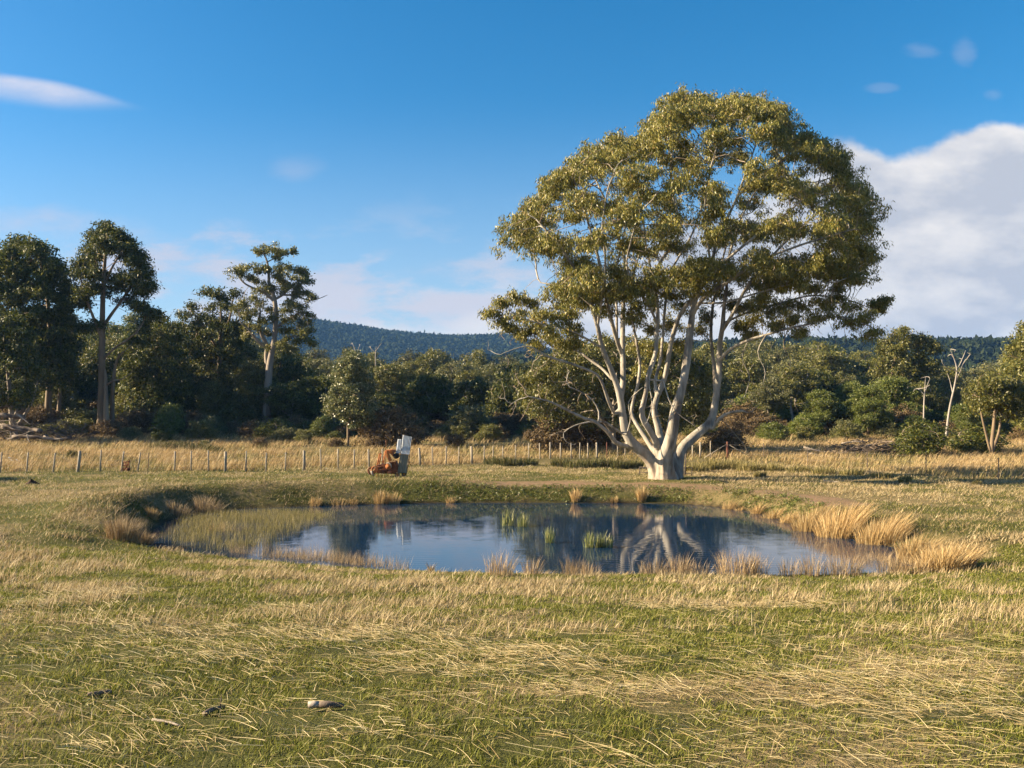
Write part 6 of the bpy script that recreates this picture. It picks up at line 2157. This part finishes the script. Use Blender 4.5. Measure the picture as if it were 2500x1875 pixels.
def small_things():
    mound('soil_mound', 76, 1182, 46, 13, M['soil_dark'], 'small dark mound of dug soil in the shadow on the left paddock', 'mound', 1)
    mound('soil_mound', 25, 1168, 14, 4, M['soil_dark'], 'tiny dark clod heap left of the dug soil mound', 'mound', 2)
    # loose sheets of white metal in the grass
    g = ground(20, 1134)
    for i, (px, py, w, a, lab) in enumerate([(20, 1130, 0.55, 0.5, 'crumpled white metal sheet lying in the dry grass at the left edge, larger one'), (38, 1137, 0.75, -0.45, 'narrow white metal strip lying beside the crumpled sheet')]):
        p = ground(px, py)
        b = MB()
        c, s_ = math.cos(a), math.sin(a)
        Mx = np.array([[c, 0, -s_], [0, 1, 0], [s_, 0, c]])
        b.box((0, 0, 0.22), (w, 0.35 - 0.2 * i, 0.012), Mx)
        b.box((w * 0.2, 0.05, 0.30), (w * 0.5, 0.16, 0.01), np.array([[0.9, 0.1, 0.4], [0, 1, 0], [-0.4, 0, 0.9]]))
        o = b.build('metal_sheet', M['white_sheet'], None, bevel=0.003)
        o.location = tuple(p)
        tag(o, lab, 'sheet metal')
    for i, (px, py, w, h, lab) in enumerate([(797, 1145, 9, 4, 'white stone lying by the fence left of the machine'), (1508, 1192, 5, 2.4, 'small pale stone on the dirt left of the trunk'), (1832, 1197, 6, 3, 'small pale stone on the bare dirt right of the trunk'),
                                             (272, 1073, 12, 4, 'white stone in the grass at the foot of the three-stemmed gum'), (1290, 1735, 0, 0, ''), (1465, 1732, 14, 7, 'pinkish stone half hidden in the near turf')]):
        if w:
            mound('stone', px, py, w, h, M['stone'], lab, 'stone', 10 + i, 0.8)
    # near pieces of wood
    g = ground(752, 1742)
    root = empty('log_piece', g + np.array([0, 0.0, 0.025]), 'short split log with a pale sawn end lying in the near turf', 'log')
    root.scale = (0.62, 0.62, 0.62)
    b = MB()
    b.tube([(0.0, 0, 0.03), (0.065, 0.01, 0.034), (0.115, 0.012, 0.03)], [0.033, 0.036, 0.033], 9, True, 0.14)
    b.build('pale_end', M['wood_pale'], root, True)
    b = MB()
    b.tube([(0.112, 0.012, 0.03), (0.20, 0.02, 0.028), (0.30, 0.04, 0.018), (0.36, 0.05, 0.008)], [0.036, 0.034, 0.028, 0.015], 9, True, 0.2)
    b.build('bark_part', M['wood_log'], root, True)
    for i, (a, b_, r0, r1, mt, lab) in enumerate([((372, 1768), (440, 1783), 0.009, 0.006, 'wood_pale', 'pale peeled stick lying in the near left turf'), ((214, 1708), (272, 1696), 0.018, 0.012, 'wood_log', 'dark stick half sunk in the near left turf'),
                                                  ((500, 1752), (545, 1737), 0.017, 0.013, 'wood_log', 'dark broken stick in the straw right of the pale peeled one')]):
        p, q = ground(*a), ground(*b_)
        log_obj('stick', p + np.array([0, 0, 0.02]), q + np.array([0, 0, 0.02]), r0, r1, M[mt], lab, 'stick', 0.08, i, None, 1)
    # heap at the left
    heap('brush_heap', -120, 215, 76, 2.3, 520, M['wood_log'], 'dark tangled heap of dead branches under the left hand gums', 1, 5.0)
    G = 'logs on the left brush heap'
    z0 = hz(-40, 76)
    for i, (a, b_, r0, r1, mt, d, lab) in enumerate([
            ((-20, 1012), (60, 1018), 0.22, 0.17, 'wood_log', -1.6, 'thick grey log on top of the left brush heap'), ((5, 1040), (100, 1052), 0.26, 0.2, 'wood_log', -2.2, 'thickest dark log lying across the front of the left brush heap'),
            ((40, 1010), (72, 1035), 0.07, 0.035, 'wood_pale', -2.4, 'pale curved branch sticking out of the top of the left brush heap'), ((0, 1034), (85, 1056), 0.08, 0.04, 'wood_log', -2.6, 'long thin branch lying along the left brush heap'),
            ((18, 1073), (80, 1052), 0.055, 0.03, 'wood_pale', -2.9, 'pale branch rising from the grass against the left brush heap'), ((66, 1060), (82, 1090), 0.05, 0.02, 'wood_pale', -3.2, 'pale forked branch end hanging out in front of the left brush heap'),
            ((110, 1065), (175, 1068), 0.20, 0.14, 'wood_log', -2.2, 'dark log at the right foot of the left brush heap'), ((196, 1062), (208, 1032), 0.05, 0.03, 'wood_log', -2.0, 'thin snapped stem leaning up at the right end of the left brush heap'),
            ((-10, 1000), (30, 990), 0.14, 0.10, 'wood_log', -1.0, 'short log end poking up at the left edge of the heap'), ((30, 1066), (130, 1075), 0.16, 0.12, 'wood_log', -2.8, 'low log half in grass in front of the left brush heap')]):
        p, q = at(a[0], a[1], 76 + d), at(b_[0], b_[1], 76 + d * 1.05)
        log_obj('log', p, q, r0, r1, M[mt], lab, 'log', 0.12, 20 + i, G, 2 if r0 < 0.1 else 0)
    o = MB()
    o.prism([(-0.42, 0), (0.40, 0), (0.36, 1.25), (0.05, 1.5), (-0.30, 1.3)], 0.25, None, (0, 0, 0))
    s_ = o.build('stump', M['wood_log'], None, bevel=0.05)
    p = at(50, 1024, 77.5)
    s_.location = tuple(p)
    tag(s_, 'upright grey slab of a broken stump standing behind the left brush heap', 'stump')
    # fallen branches on the right
    heap('brush_heap', 2010, 2235, 63, 1.15, 420, M['wood_log'], 'low brown heap of dead twigs and bark in the dry grass on the right', 2, 3.2)
    G = 'fallen branches on the right'
    for i, (a, b_, r0, r1, mt, lab) in enumerate([
            ((1962, 1092), (2030, 1112), 0.06, 0.03, 'wood_pale', 'pale fallen branch pointing left out of the right hand heap, upper one'), ((1975, 1106), (2040, 1116), 0.05, 0.03, 'wood_pale', 'pale fallen branch pointing left out of the right hand heap, lower one'),
            ((2062, 1108), (2130, 1086), 0.07, 0.04, 'wood_log', 'dark branch arching over the left half of the right hand heap'), ((2130, 1086), (2205, 1100), 0.06, 0.03, 'wood_log', 'dark branch arching down over the right half of the right hand heap'),
            ((2055, 1083), (2110, 1081), 0.045, 0.03, 'wood_pale', 'thin pale branch lying level on top of the right hand heap'), ((2005, 1114), (2085, 1118), 0.10, 0.07, 'wood_log', 'grey log low in the grass left of the right hand heap')]):
        p, q = at(a[0], a[1], 62), at(b_[0], b_[1], 62)
        log_obj('branch', p, q, r0, r1, M[mt], lab, 'branch', 0.16, 40 + i, G, 5)
    for i, (a, b_, lab) in enumerate([((1712, 1163), (1728, 1166), 'short dark stick in the grass right of the trunk'), ((2010, 1174), (2045, 1179), 'pale stick in the grass on the right paddock')]):
        p, q = ground(*a), ground(*b_)
        log_obj('stick', p + np.array([0, 0, .05]), q + np.array([0, 0, .05]), 0.03, 0.02, M['wood_pale' if i else 'wood_log'], lab, 'stick', 0.1, 60 + i, None, 0)


build_fence()
build_machine()
build_plough()
build_gate_frame()
small_things()

# ---------------------------------------------------------------- the air
def build_haze():
    m_ = bpy.data.materials.new('air')
    m_.use_nodes = True
    m_.node_tree.nodes.clear()
    T = NT(m_.node_tree)
    out = T.n('ShaderNodeOutputMaterial')
    v = T.n('ShaderNodeVolumePrincipled')
    v.inputs['Color'].default_value = (0.17, 0.40, 0.85, 1)
    v.inputs['Density'].default_value = 0.00016
    v.inputs['Anisotropy'].default_value = 0.0
    T.t.links.new(v.outputs[0], out.inputs['Volume'])
    b = MB()
    x0, x1, y0, y1, z0, z1 = -2350, 2350, -48, 2060, -4.0, 182
    b.box(((x0 + x1) / 2, (y0 + y1) / 2, (z0 + z1) / 2), (x1 - x0, y1 - y0, z1 - z0))
    o = b.build('haze', m_)
    tag(o, kind='stuff')
    o['label'] = 'thin blue air between the paddock and the far hill'
    o['category'] = 'haze'


build_haze()
